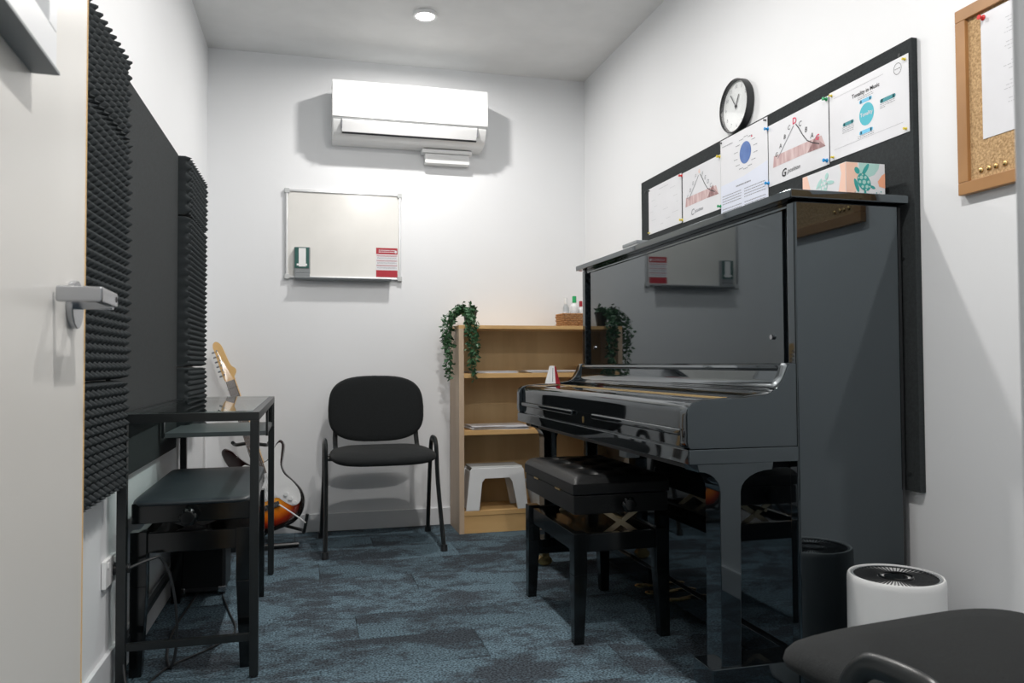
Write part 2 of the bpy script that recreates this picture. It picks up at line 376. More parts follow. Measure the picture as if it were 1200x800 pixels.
door = struct('door_1', db, door_m, loc=tuple(dp(-0.815, -0.019, 0)))
part('edge_band', dbox(B(), -0.0015, 0.0005, -0.0385, 0.0012, 0.012, 2.04), edge_m, door, 'thin bare timber edge')
vb = B()
dbox(vb, -0.62, -0.280, 0, 0.026, 1.206, 1.250, .002); dbox(vb, -0.62, -0.280, 0, 0.026, 1.855, 1.90, .002)
dbox(vb, -0.312, -0.280, 0, 0.026, 1.250, 1.855, .002); dbox(vb, -0.62, -0.585, 0, 0.026, 1.250, 1.855, .002)
part('window_frame', vb, trim_m, door)
part('sill_strip', dbox(B(), -0.62, -0.278, 0.0, 0.029, 1.202, 1.206, .0006), grey_m, door, 'grey strip under the glazing frame')
part('glass_pane', dbox(B(), -0.582, -0.316, -0.022, -0.016, 1.243, 1.862), pane_m, door)
hz = 0.961
hb = B().cyl(dp(-0.08,0.0,hz-.008), dp(-0.08,0.009,hz-.008), 0.033, seg=36, bev=.0015)
handle = part('handle', hb, chrome_m, door, 'brushed chrome return lever')
hb = B().cyl(dp(-0.08,0.009,hz-.004), dp(-0.08,0.052,hz-.004), 0.0105, seg=24)
part('neck', hb, chrome_m, handle)
lv = B()
dbox(lv, -0.172, -0.068, 0.044, 0.056, hz-0.0105, hz+0.0095, .003)
dbox(lv, -0.178, -0.165, 0.003, 0.0565, hz-0.0105, hz+0.0095, .003)
part('lever', lv, chrome_m, handle)
part('keyhole', B().cyl(dp(-0.080,0.0555,hz), dp(-0.080,0.0568,hz), 0.004, seg=14).cyl(dp(-0.0675,0.05,hz), dp(-0.0665,0.05,hz), 0.003, seg=12), ink_m, handle)

# ------------------------------------------------------------------ ceiling lights
labs = ['round white recessed downlight glowing in the ceiling near the air conditioner', 'round recessed ceiling downlight over the middle of the room, out of frame',
        'round recessed ceiling downlight just inside the door, out of frame', 'added unseen downlight in the corridor ceiling outside the door, brightening door and jamb']
for (lx, ly, pw), lab in zip(LIGHTS, labs):
    t = thing('downlight', lab, 'ceiling light', (lx, ly, CEIL-0.012), group=None)
    part('trim_ring', B().lathe([(0.044,-0.002),(0.056,-0.002),(0.058,0.004),(0.058,0.012),(0.044,0.012),(0.043,0.003)], (lx, ly, CEIL-0.012), cap=False), white_m, t)
    part('diffuser', B().cyl((lx, ly, CEIL-0.011), (lx, ly, CEIL-0.003), 0.043, seg=32), emit_m, t, 'glowing lens')

# ------------------------------------------------------------------ air conditioner
t = thing('air_conditioner', 'long white wall air conditioner mounted high on back wall', 'air conditioner', (0.53, YB, 2.04))
ax0, ax1 = 0.128, 0.938
prof = [(YB-.001,2.035),(YB-.001,2.318),(4.075,2.318),(4.058,2.30),(4.058,2.135),(4.062,2.115),(4.085,2.075),(4.115,2.048),(4.15,2.037)]
part('casing', B().prism(prof, 0, ax0+.004, ax1-.004, .003), acw_m, t)
part('front_panel', B().prism([(4.058,2.135),(4.046,2.135),(4.042,2.15),(4.042,2.305),(4.05,2.323),(4.20,2.324),(4.20,2.319),(4.075,2.319),(4.058,2.30)], 0, ax0, ax1, .002), acw_m, t)
part('louvre', B().prism([(4.0595,2.126),(4.056,2.121),(4.063,2.105),(4.083,2.068),(4.089,2.071),(4.069,2.104)], 0, ax0+.05, ax1-.055, .001), acw_m, t)
part('air_slot', B().prism([(4.088,2.066),(4.084,2.066),(4.089,2.059),(4.093,2.060)], 0, ax0+.05, ax1-.055), ink_m, t, 'narrow dark outlet slot')
for sx_ in (ax0+.047, ax1-.0535): part('end_seam', B().box(sx_, sx_+.0015, 4.0555, 4.075, 2.08, 2.128), inkg_m, t)
sh = Sheet((0.5, 4.042, 2.19), (1,0,0), (0,0,1)); bb = B(); sh.scribble(bb, 0, 0, 0.07, .004, .0006); part('brand_mark', bb, inkl_m, t, 'tiny pale grey mark')
t2 = thing('pipe_cover_box', 'small white plastic box on wall under the air conditioner', 'box', (0.745, YB, 1.955))
part('cover', B().box(.622,.868,YB-.060,YB-.001,1.958,2.012,.006), acw_m, t2)
part('flange', B().box(.605,.88,YB-.070,YB-.001,2.012,2.033,.003), acw_m, t2)

# ------------------------------------------------------------------ whiteboard
t = thing('whiteboard', 'small aluminium framed whiteboard hanging on back wall under the air conditioner', 'whiteboard', (0.196, YB, 1.32))
wx0, wx1, wz0, wz1 = -0.104, 0.497, 1.322, 1.788
part('panel', B().box(wx0+.006, wx1-.006, YB-.012, YB-.002, wz0+.006, wz1-.006), wb_m, t)
fb = B().box(wx0, wx1, YB-.018, YB-.001, wz0, wz0+.012, .002).box(wx0, wx1, YB-.018, YB-.001, wz1-.012, wz1, .002)
fb.box(wx0, wx0+.012, YB-.018, YB-.001, wz0, wz1, .002).box(wx1-.012, wx1, YB-.018, YB-.001, wz0, wz1, .002); part('frame', fb, alu_m, t)
for cx in (wx0+.008, wx1-.008):
    for cz in (wz0+.008, wz1-.008):
        part('corner_cap', B().box(cx-.013, cx+.013, YB-.021, YB-.001, cz-.013, cz+.013, .003), lgrey_m, t)
part('pen_tray', B().prism([(YB-.002,1.316),(YB-.055,1.312),(YB-.062,1.322),(YB-.060,1.325),(YB-.052,1.316),(YB-.002,1.321)], 0, -0.055, .44), grey_m, t)
t = thing('whiteboard_eraser', 'green and white boxed eraser standing at left end of whiteboard tray', 'eraser', (-0.025, YB-.03, 1.322))
ex0, ex1 = -0.058, 0.022; ey = YB-.012
part('body', B().box(ex0, ex1, ey-.030, ey, 1.345, 1.483, .004), grey_m, t)
part('face', B().box(ex0+.002, ex1-.006, ey-.033, ey-.030, 1.372, 1.48, .001), mat('dark_green_card', (.015,.10,.085), .5), t, 'dark green face')
part('white_label', B().box(ex0+.022, ex1-.022, ey-.0345, ey-.033, 1.38, 1.476).box(ex0+.012, ex1-.016, ey-.0343, ey-.033, 1.385, 1.395), white_m, t)
part('pad', B().box(ex0+.002, ex1-.002, ey-.03, ey-.001, 1.325, 1.345, .002), grey_m, t)
t = thing('notice_card', 'red and white notice card stuck on lower right of whiteboard', 'notice', (0.42, YB-.013, 1.335))
sh = Sheet((0.364, YB-.0122, 1.338), (1,0,0), (0,0,1)); W_, H_ = .114, .157
bb = B(); sh.slab(bb, 0, 0, W_, H_, .0002, .001); part('card', bb, paper_m, t)
bb = B(); sh.rect(bb, 0, H_-.034, W_, H_, .0014); sh.rect(bb, 0, 0, W_, .034, .0014); sh.rect(bb, 0, .034, W_, .037, .0014)
for v in (.060,.064,.086,.090,.112,.116): sh.rect(bb, .002, v-.001, W_-.002, v+.0006, .0014)
part('red_print', bb, red_m, t)
bb = B()
for v in (.048,.052,.074,.078,.100,.104): sh.scribble(bb, .006, v, W_-.006, .0016, .0016)
part('grey_print', bb, inkg_m, t)['kind'] = 'stuff'
bb = B()
for v in (.135,.144): sh.scribble(bb, .014, v, W_-.014, .004, .0018)
sh.ell(bb, .104, .137, .006, .008, .0018)
part('white_print', bb, paper_m, t)

# ------------------------------------------------------------------ chairs
def make_chair(label, loc, rz, group='black fabric stacking chairs'):
    t = thing('stacking_chair', label, 'chair', loc, rz, group, local=True)
    # seat: superellipse pad, waterfall front
    def fs(x, y, z):
        y2 = y-0.075; d = max(0, -y2-0.16)
        return (x*(1+0.06*(-y)/0.2*0.3), y2, z-1.6*d*d-0.10*max(0, abs(x)-.12)**2*5)
    part('seat', B().cushion(.243, .212, .430, .468, 4.2, .022, .012, fn=fs), fab_m, t, sharp=1.2)
    part('seat_pan', B().cushion(.215, .19, .418, .436, 4.2, .01, 0, fn=lambda x, y, z: (x, y-0.07, z)), dark_m, t)
    def fbk(x, y, z):   # pad coordinates: y is vertical, z is depth
        topn = 1-0.10*max(0, y)/0.16*0.35
        hh = y + 0.648 + (0.010*(1-(x/.236)**2) if y > 0 else -0.012*(1-(x/.236)**2))
        return (x*topn, 0.182 + 0.13*(hh-0.49) - z - .18*x*x, hh)
    part('backrest', B().cushion(.240, .155, .0, .034, 3.4, .016, .004, fn=fbk), fab_m, t, sharp=1.2)
    part('back_shell', B().cushion(.228, .145, -.014, .002, 3.4, .008, 0, fn=fbk), dark_m, t)
    for s in (-1, 1):
        x = 0.262*s
        pts = [(x*1.03, -.225, .012), (x*1.0, -.115, .30), (x, -.078, .44), (x, -.068, .472), (x, -.045, .497), (x, -.018, .503), (x, .03, .503), (x, .055, .495), (x, .075, .47), (x, .088, .43), (x*1.0, .125, .30), (x*1.03, .225, .012)]
        fr_ = part('side_frame', B().tube(pts, .0105, 12, rx=.0155, smooth=4, up=(1,0,0)), satin_m, t)
        for fy in (-.227, .227):
            part('foot_cap', B().cyl((x*1.032, fy, 0), (x*1.032, fy*0.985, .03), .0165, .0155, 14), dark_m, fr_)
        part('back_support', B().tube([(x*.78, .08, .43), (x*.78, .15, .45), (x*.78, .196, .50), (x*.76, .206, .58)], .006, 8, rx=.012, smooth=3, up=(0,1,0)), satin_m, t)
    part('crossbar', B().cyl((-.26, -.05, .425), (.26, -.05, .425), .010, seg=12), satin_m, t)
    part('crossbar', B().cyl((-.26, .075, .425), (.26, .075, .425), .010, seg=12), satin_m, t)
    return t
make_chair('black fabric chair facing the door, standing against back wall beside the bookshelf', (0.352, 3.86, 0), math.radians(1.0))
make_chair('black fabric chair with its seat cut by the bottom right corner, nearest the door frame', (0.930, 0.815, 0), math.radians(187))

# ------------------------------------------------------------------ bookshelf and what stands on it
t = thing('bookshelf', 'low open oak veneer bookshelf in back right corner behind the piano', 'bookshelf', (1.157, 4.106, 0))
sx0, sx1, sy0, sy1 = .762, 1.553, 3.966, 4.23
part('side_panel', B().box(sx0, sx0+.026, sy0, sy1, 0, 1.052, .001), woodv_m, t)
part('side_panel', B().box(sx1-.026, sx1, sy0, sy1, 0, 1.052, .001), woodv_m, t)
part('top_board', B().box(sx0, sx1, sy0, sy1, 1.052, 1.070, .001), wood_m, t)
for z in (.797, .503, .090):
    part('shelf', B().box(sx0+.026, sx1-.026, sy0+.003, sy1-.006, z, z+.024, .001), wood_m, t)
part('kickboard', B().box(sx0+.026, sx1-.026, sy0+.006, sy0+.022, 0, .089, .001), wood_m, t)
part('back_panel', B().box(sx0+.026, sx1-.026, sy1-.006, sy1-.001, .09, 1.052), woodb_m, t)
def sheets(name, label, spec, z, group=None):
    x0, x1, y0, y1, n = spec; b = B()
    r = random.Random(int(x0*1000))
    cx, cy = (x0+x1)/2, (y0+y1)/2
    for i in range(n):
        a = r.uniform(-.12, .12); dx, dy = r.uniform(-.012, .012), r.uniform(-.01, .006)
        M = Matrix.Translation((cx+dx, cy+dy, z+.0005+i*.0022)) @ Matrix.Rotation(a, 4, 'Z')
        b.box(-(x1-x0)/2, (x1-x0)/2, -(y1-y0)/2, (y1-y0)/2, 0, .0019, 0, 1, M)
    return single(name, b, paper_m, label, 'paper', (cx, cy, z), group)
sheets('paper_stack', 'loose white sheets on upper shelf of bookshelf, under the trailing plant', (.83, 1.08, 3.99, 4.17, 5), .821)
sheets('paper_stack', 'loose sheets on upper shelf behind the metronome', (1.14, 1.43, 3.99, 4.17, 6), .821)
sheets('paper_stack', 'spread white papers on middle shelf of bookshelf', (.83, 1.14, 3.99, 4.17, 9), .527)
# step stool
t = thing('step_stool', 'small white plastic step stool with grey top on bottom shelf', 'stool', (.965, 4.05, .114))
stx0, stx1, sz0, sz1 = .798, 1.128, .1145, .332
oy0, oy1 = 3.969, 4.14
def stool_prof():
    o = [(stx0, sz0), (stx0+.07, sz0), (stx0+.085, sz1-.075), (stx0+.10, sz1-.055), (stx1-.10, sz1-.055), (stx1-.085, sz1-.075), (stx1-.055, sz0), (stx1, sz0), (stx1-.022, sz1-.012), (stx1-.034, sz1), (stx0+.034, sz1), (stx0+.022, sz1-.012)]
    return o
part('front_frame', B().prism(stool_prof(), 1, oy0, oy0+.014, .003), white_m, t)
part('rear_frame', B().prism(stool_prof(), 1, oy1-.014, oy1, .003), white_m, t)
part('leg_panel', B().hexa([(stx0+.004,oy0+.01,sz0+.01),(stx0+.016,oy0+.01,sz0+.01),(stx0+.016,oy1-.01,sz0+.01),(stx0+.004,oy1-.01,sz0+.01)], [(stx0+.026,oy0+.01,sz1-.02),(stx0+.038,oy0+.01,sz1-.02),(stx0+.038,oy1-.01,sz1-.02),(stx0+.026,oy1-.01,sz1-.02)]), white_m, t)
part('leg_panel', B().hexa([(stx1-.016,oy0+.01,sz0+.01),(stx1-.004,oy0+.01,sz0+.01),(stx1-.004,oy1-.01,sz0+.01),(stx1-.016,oy1-.01,sz0+.01)], [(stx1-.038,oy0+.01,sz1-.02),(stx1-.026,oy0+.01,sz1-.02),(stx1-.026,oy1-.01,sz1-.02),(stx1-.038,oy1-.01,sz1-.02)]), white_m, t)
part('step_top', B().box(stx0+.03, stx1-.03, oy0+.003, oy1-.003, sz1-.004, sz1+.006, .003), lgrey_m, t, 'grey non-slip top')
t = thing('plastic_tub', 'translucent plastic tub beside the step stool on bottom shelf', 'tub', (1.22, 4.06, .114))
part('bowl', B().lathe([(.05,.001),(.072,.10),(.078,.13),(.074,.13),(.068,.10),(.046,.006)], (1.22, 4.06, .114)), frost_m, t)
part('rim', B().lathe([(.074,.126),(.082,.126),(.082,.134),(.074,.134)], (1.22, 4.06, .114), cap=False), frost_m, t)

# trailing plant
px, py = .842, 4.07
t = thing('trailing_plant', 'ivy like trailing plant in small black pot on left end of bookshelf', 'plant', (px, py, 1.07))
part('pot', B().lathe([(.026,0),(.037,.072),(.040,.072),(.040,.082),(.035,.082),(.034,.066)], (px, py, 1.070), 24), dark_m, t)
part('soil', B().cyl((px,py,1.135), (px,py,1.139), .0345, seg=20), rosew_m, t)
rr = random.Random(7); fol = B(); stems = B()
def leaf(b, p, d, L, wd):
    d = Vector(d).normalized(); s_ = d.cross(Vector((rr.uniform(-1,1), rr.uniform(-1,1), rr.uniform(-.2,1)))).normalized(); n = d.cross(s_)
    p = Vector(p); pts = [p, p+d*L*.35+s_*wd, p+d*L*.75+s_*wd*.7, p+d*L-n*L*.15, p+d*L*.75-s_*wd*.7, p+d*L*.35-s_*wd]
    v = [b.bm.verts.new(q) for q in pts]; mid = b.bm.verts.new(p+d*L*.55-n*wd*.35)
    for i in range(6): b.bm.faces.new((v[i], v[(i+1)%6], mid))
def vine(pts, dens=46, L=.024):
    P = [Vector(p) for p in pts]; stems.tube(pts, .0011, 5, smooth=4)
    for i in range(len(P)-1):
        n = max(2, int((P[i+1]-P[i]).length*dens*2))
        for k in range(n):
            q = P[i].lerp(P[i+1], (k+rr.random())/n) + Vector((rr.gauss(0,.006), rr.gauss(0,.005), 0))
            leaf(fol, q, (rr.uniform(-1,1), rr.uniform(-1,.5), rr.uniform(-.9,.4)), L*rr.uniform(.75,1.25), L*rr.uniform(.24,.36))
for i in range(13):    # bundle down the left side of the shelf
    ox, oy = rr.uniform(-.038, .022), rr.uniform(-.05, .06); zb = rr.uniform(.78, 1.02) if i > 4 else rr.uniform(.77, .84)
    vine([(px-.01, py-.01, 1.14), (px-.05+ox*.5, py-.03+oy*.5, 1.165+rr.uniform(-.01,.015)), (px-.105+ox, py-.03+oy, 1.11), (px-.118+ox*.9, py-.02+oy, 1.0), (px-.110+ox*.6, py-.02+oy, (1.0+zb)/2 if zb < .97 else .985), (px-.108+ox*.5, py-.02+oy, min(zb, .97))])
for i in range(10):    # bundle down the front
    ox = rr.uniform(-.030, .022); zb = rr.uniform(.79, .95) if i > 3 else rr.uniform(.78, .83)
    vine([(px, py-.01, 1.14), (px-.015+ox*.5, py-.06, 1.150+rr.uniform(-.01,.01)), (px-.012+ox, sy0-.018, 1.09), (px-.008+ox*.9, sy0-.016+rr.uniform(-.01,.004), 1.0), (px-.004+ox*.6, sy0-.014, zb+.07), (px+ox*.4, sy0-.014, zb)], 40)
for i in range(22):
    a = rr.uniform(0, 2*PI); q = Vector((px-.02+.045*math.cos(a), py+.045*math.sin(a), 1.142+rr.uniform(0,.035)))
    vine([(px, py, 1.138), tuple(q), tuple(q+Vector((rr.uniform(-.025,.012), rr.uniform(-.02,.02), rr.uniform(-.01,.022))))], 60)
s_ = part('stems', stems, leaf_m, t); f_ = part('foliage', fol, leaf_m, t, sharp=3.2); f_['kind'] = 'stuff'

# basket and bottles
bx0, bx1, by0, by1 = 1.352, 1.502, 4.03, 4.15
t = thing('wicker_basket', 'small brown wicker basket of bottles on right end of bookshelf', 'basket', ((bx0+bx1)/2, (by0+by1)/2, 1.07))
wb = B(); nrow = 7
for r_ in range(nrow):
    z = 1.0745+r_*.0105; g = .004*r_/nrow
    loop = []
    cor = [(bx0-g, by0-g), (bx1+g, by0-g), (bx1+g, by1+g), (bx0-g, by1+g)]
    for c_ in range(4):
        a, b_ = Vector(cor[c_]), Vector(cor[(c_+1)%4])
        for k_ in range(12):
            q = a.lerp(b_, k_/12); nrm = Vector(((b_-a).y, -(b_-a).x)).normalized()*(.0025*(1 if (k_+r_)%2 else -1))
            loop.append((q.x+nrm.x, q.y+nrm.y, z))
    loop.append(loop[0]); wb.tube(loop, .0052, 6)
part('woven_side', wb, rattan_m, t)
part('base', B().box(bx0, bx1, by0, by1, 1.0705, 1.0745), rattan_m, t)
def bottle(x, y, z0, r, h, body, cap, label):
    t = thing('bottle', label, 'bottle', (x, y, z0))
    part('body', B().lathe([(r*.92,0),(r,.004),(r,h*.62),(r*.8,h*.70),(r*.42,h*.76),(r*.42,h*.80)], (x, y, z0), 20), body, t)
    part('cap', B().lathe([(r*.5,h*.78),(r*.52,h*.80),(r*.5,h)], (x, y, z0), 16), cap, t)
    part('wrapper', B().lathe([(r*1.01,h*.15),(r*1.01,h*.52)], (x, y, z0), 20, cap=False), paper_m, t)
bottle(1.432, 4.085, 1.075, .022, .165, white_m, green_m, 'white bottle with green cap standing in the wicker basket')
bottle(1.385, 4.09, 1.075, .018, .155, frost_m, white_m, 'clear bottle standing beside the green capped one in the basket')
bottle(1.475, 4.10, 1.075, .018, .14, white_m, red_m, 'white bottle with red cap at right side of the wicker basket')

# ------------------------------------------------------------------ piano
PY0, PY1 = 1.62, 3.10
PIANO_FIT[0] = True
t = thing('upright_piano', 'tall glossy black upright piano along right wall with closed fallboard', 'piano', (1.13, 2.36, 0))
piano = t
part('lid', B().box(1.098, 1.430, PY0-.020, PY1+.012, 1.257, 1.277, .003), gloss_m, t)
for y0 in (PY0, PY1-.036):
    part('side_panel', B().box(1.122, 1.416, y0, y0+.036, .075, 1.256, .006, 3), gloss_m, t)
part('back_frame', B().box(1.416, 1.424, PY0+.004, PY1-.004, .08, 1.25).box(1.38, 1.42, PY0+.036, PY1-.036, .08, 1.256), dark_m, t)
up = part('upper_panel', B().box(1.134, 1.152, PY0+.068, PY1-.068, .866, 1.250, .0015), gloss_m, t)
part('top_rail', B().box(1.128, 1.16, PY0+.036, PY1-.036, 1.243, 1.2565, .001), gloss_m, t)
for y0, y1 in ((PY0+.036, PY0+.068), (PY1-.068, PY1-.036)):
    part('cheek_strip', B().prism([(1.141,y1-.0005),(1.1245,y0+.0005),(1.15,y0+.0005),(1.15,y1-.0005)] if y0 < 2 else [(1.1245,y1-.0005),(1.141,y0+.0005),(1.15,y0+.0005),(1.15,y1-.0005)], 2, .868, 1.243), gloss_m, t)
for yy in (1.735, 2.985):
    part('panel_button', B().cyl((1.128, yy, .933), (1.134, yy, .933), .0062, seg=14), chrome_m, up)
part('music_ledge', B().prism([(1.17,.866),(1.112,.866),(1.104,.862),(1.101,.856),(1.104,.850),(1.112,.848),(1.17,.848)], 1, PY0+.037, PY1-.037, .0), gloss_m, t)
# sloping nameboard between the cheeks
slope = [(1.150,.849),(1.100,.849),(1.094,.828),(1.090,.818),(1.082,.808),(1.068,.801),(1.048,.797),(1.048,.785),(1.150,.785)]
part('nameboard', B().prism(slope, 1, PY0+.037, PY1-.037), gloss_m, t)
part('brass_hinge', B().box(.957, .969, PY0+.055, PY1-.15, .7835, .7878, .001), brass_m, t, 'long thin brass hinge along the fallboard')
fall = [(1.035,.788),(.90,.783),(.872,.781),(.858,.776),(.850,.766),(.849,.752),(.849,.714),(1.035,.714)]
fbd = part('fallboard', B().prism(fall, 1, PY0+.0435, PY1-.0435, .0008), gloss_m, t)
cy = 2.352
part('lip_strip', B().box(.840, .850, PY0+.044, cy-.10, .700, .716, .004, 3), gloss_m, fbd)
part('lip_strip', B().box(.840, .850, cy+.085, PY1-.044, .700, .716, .004, 3), gloss_m, fbd)
part('key_slip', B().box(.851, 1.12, PY0+.04, PY1-.04, .672, .714, .001), gloss_m, t)
em = B().box(.8490, .851, cy-.0022, cy+.0022, .682, .702).box(.8490, .851, cy-.006, cy+.006, .689, .6915).box(.8490, .851, cy-.005, cy+.005, .696, .698)
part('emblem', em, brass_m, fbd, 'small gold maker emblem')
cheek = [(1.122,.868),(1.104,.868),(1.098,.860),(1.088,.838),(1.074,.815),(1.060,.803),(1.045,.797),(.985,.789),(.900,.785),(.872,.783),(.850,.778),(.838,.766),(.835,.750),(.835,.690),(.838,.676),(.845,.672),(1.122,.672)]
for y0 in (PY0+.002, PY1-.038):
    part('cheek', B().prism(cheek, 1, y0, y0+.036, .003), gloss_m, t)
part('keybed', B().box(.838, 1.124, PY0, PY1, .637, .672, .003), gloss_m, t)
part('keybed_underside', B().box(.90, 1.15, PY0+.08, PY1-.08, .612, .637), dark_m, t)
part('lock_block', B().box(.905, .95, 2.14, 2.19, .592, .612, .002), grey_m, t)
def leg_prof():
    o = [(.866,.637)]
    for k in range(7): a = PI/2*k/6; o.append((.872+.053*math.sin(a), .618-.048*(1-math.cos(a)) ))
    o += [(.924,.17),(.975,.17)]
    for k in range(7): a = PI/2*(6-k)/6; o.append((1.062-.085*math.sin(a)*.98+.0, .618-.048*(1-math.cos(a))))
    o.append((1.066,.637)); return o
for y0 in (PY0+.015, PY1-.085):
    lg = part('leg', B().prism(leg_prof(), 1, y0, y0+.07, .002), gloss_m, t)
    part('toe_rail', B().box(.895, 1.16, y0-.008, y0+.085, .085, .171, .004), gloss_m, t)
    part('caster', B().cyl((.935, y0+.025, .03), (.935, y0+.055, .03), .029, seg=20).box(.92, .95, y0+.02, y0+.06, .045, .086), brass_m, lg)
for y0 in (PY0+.03, PY1-.07):
    part('rear_caster', B().cyl((1.34, y0+.01, .036), (1.34, y0+.04, .036), .035, seg=20), dark_m, t)
part('lower_panel', B().box(1.148, 1.166, PY0+.036, PY1-.036, .17, .612, .0015), gloss_m, t)
part('bottom_rail', B().box(1.135, 1.38, PY0+.036, PY1-.036, .075, .168, .002), gloss_m, t)
for k_, yy in enumerate((2.27, 2.352, 2.434)):
    pts_ = [(1.14,.108),(1.08,.112),(1.05,.116),(1.035,.112),(1.030,.104),(1.045,.098),(1.08,.100),(1.14,.096)]
    w0 = .012
    b = B(); b.hexa([(1.14,yy-.009,.098),(1.14,yy+.009,.098),(1.14,yy+.009,.110),(1.14,yy-.009,.110)], [(1.10,yy-.011,.104),(1.10,yy+.011,.104),(1.10,yy+.011,.116),(1.10,yy-.011,.116)], .002)
    b.sphere((1.082, yy, .111), .021, 1.15, .95, .35, 18)
    part('pedal', b, brass_m, t)

# things on the piano
t = thing('tissue_box', 'turtle patterned tissue box on near end of piano lid', 'box', (1.34, 1.78, 1.277))
part('carton', B().box(1.283, 1.397, 1.642, 1.815, 1.277, 1.362, .0008, 1), paper_m, t)
def tb_print(S, W_, H_):
    res = {}
    def g(k_): return res.setdefault(k_, B())
    return res, g
S = Sheet((1.283, 1.642, 1.277), (1,0,0), (0,0,1))    # near face
pb, ob, tb, lb, sb = B(), B(), B(), B(), B()
S.rect(pb, .0005, .045, .034, .0845, .0003); S.rect(pb, .0005, .0005, .028, .045, .0003)
S.poly(lb, [(.038,.0845),(.038,.052),(.060,.048),(.082,.056),(.095,.072),(.098,.0845)], .0004)
S.poly(ob, [(.1135,.062),(.104,.056),(.092,.040),(.096,.028),(.1135,.024)], .0004)
def turtle(S, b, spots, u, v, s, rot, d):
    c, q = math.cos(rot), math.sin(rot)
    def T(x, y): return (u+s*(x*c-y*q), v+s*(x*q+y*c))
    e = lambda bb, x, y, rx, ry, dd, r=0, n=18: S.ell(bb, *T(x,y), rx*s, ry*s, dd, n, rot+r)
    e(b, 0, 0, .34, .46, d)
    e(b, 0, .66, .13, .18, d)
    e(b, -.44, .10, .10, .34, d, -.28); e(b, .42, .44, .10, .34, d, -1.2)
    e(b, -.26, -.46, .07, .15, d, -.6); e(b, .26, -.46, .07, .15, d, .6)
    for (x, y, r_) in [(0,.26,.1),(0,0,.11),(0,-.26,.09),(-.19,.14,.08),(.19,.14,.08),(-.2,-.13,.08),(.2,-.13,.08),(-.14,.34,.05),(.14,.34,.05),(-.13,-.35,.05),(.13,-.35,.05)]:
        for k_ in range(10):
            pass
        e(spots, x, y, r_, r_*.95, d+.0003, 0, 7)
tsp = B()
turtle(S, tb, tsp, .052, .037, .052, .62, .0006)
for (u, v) in [(.088,.012),(.096,.009),(.090,.005),(.101,.015)]: S.ell(tb, u, v, .0018, .0018, .0006, 8)
for (u, v) in [(.0257,.0105),(.004,.0058)]: S.ell(sb, u, v, .0013, .0013, .0006, 8)
S2 = Sheet((1.283, 1.8145, 1.277), (0,-1,0), (0,0,1))  # side face towards the keyboard
S2.poly(pb, [(.0005,.0005),(.045,.0005),(.035,.04),(.02,.084),(.0005,.084)], .0003)
S2.poly(pb, [(.172,.0005),(.172,.084),(.150,.084),(.156,.06),(.146,.02),(.140,.0005)], .0003)
lt = B(); ls_ = B(); turtle(S2, lt, ls_, .085, .038, .048, -.5, .0006); part('pale_spots', ls_, paper_m, t)['kind'] = 'stuff'
for (u, v) in [(.13,.012),(.03,.01)]: S2.ell(sb, u, v, .0016, .0012, .0006, 8)
part('peach_patches', pb, peach_m, t)['kind'] = 'stuff'; part('orange_patch', ob, orange_m, t); part('turtle_print', tb, turt_m, t, 'teal turtle')
part('shell_spots', tsp, turl_m, t); part('pale_shapes', lb, turl_m, t); part('pale_turtle', lt, turl_m, t, 'pale green turtle'); part('speckles', sb, ink_m, t)
t = thing('grey_case', 'small grey box lying on far end of piano lid', 'box', (1.22, 2.74, 1.277))
part('body', B().box(1.185, 1.255, 2.68, 2.81, 1.2775, 1.322, .003), lgrey_m, t)
part('cover', B().box(1.183, 1.257, 2.678, 2.812, 1.312, 1.326, .003), grey_m, t)
mx, my, mz = .945, 2.955, .7882
MS = .78
t = thing('metronome', 'small red and white pyramid metronome standing on far end of fallboard', 'metronome', (mx, my, mz))
part('body', B().hexa([(mx-0.0240,my-0.0224,mz),(mx+0.0240,my-0.0224,mz),(mx+0.0240,my+0.0224,mz),(mx-0.0240,my+0.0224,mz)], [(mx-0.0096,my-0.0088,mz+0.0705),(mx+0.0096,my-0.0088,mz+0.0705),(mx+0.0096,my+0.0088,mz+0.0705),(mx-0.0096,my+0.0088,mz+0.0705)], .003), mat('dark_red_plastic', (0.30,0.008,0.02), .35), t)
part('face_plate', B().hexa([(mx-0.0264,my-0.0248,mz+0.0026),(mx+0.0032,my-0.0248,mz+0.0026),(mx+0.0032,my-0.0216,mz+0.0026),(mx-0.0264,my-0.0216,mz+0.0026)], [(mx-0.0112,my-0.0108,mz+0.0722),(mx+0.0024,my-0.0108,mz+0.0722),(mx+0.0024,my-0.0080,mz+0.0722),(mx-0.0112,my-0.0080,mz+0.0722)], .001)
     .hexa([(mx-0.0268,my-0.0248,mz+0.0026),(mx-0.0240,my-0.0248,mz+0.0026),(mx-0.0240,my+0.0224,mz+0.0026),(mx-0.0268,my+0.0224,mz+0.0026)], [(mx-0.0116,my-0.0108,mz+0.0722),(mx-0.0096,my-0.0108,mz+0.0722),(mx-0.0096,my+0.0088,mz+0.0722),(mx-0.0116,my+0.0088,mz+0.0722)]), white_m, t, 'white front')
part('pendulum', B().cyl((mx-0.0096,my-0.0240,mz+0.0103), (mx-0.0048,my-0.0144,mz+0.0645), .0012, seg=6), inkg_m, t)

PIANO_FIT[0] = False
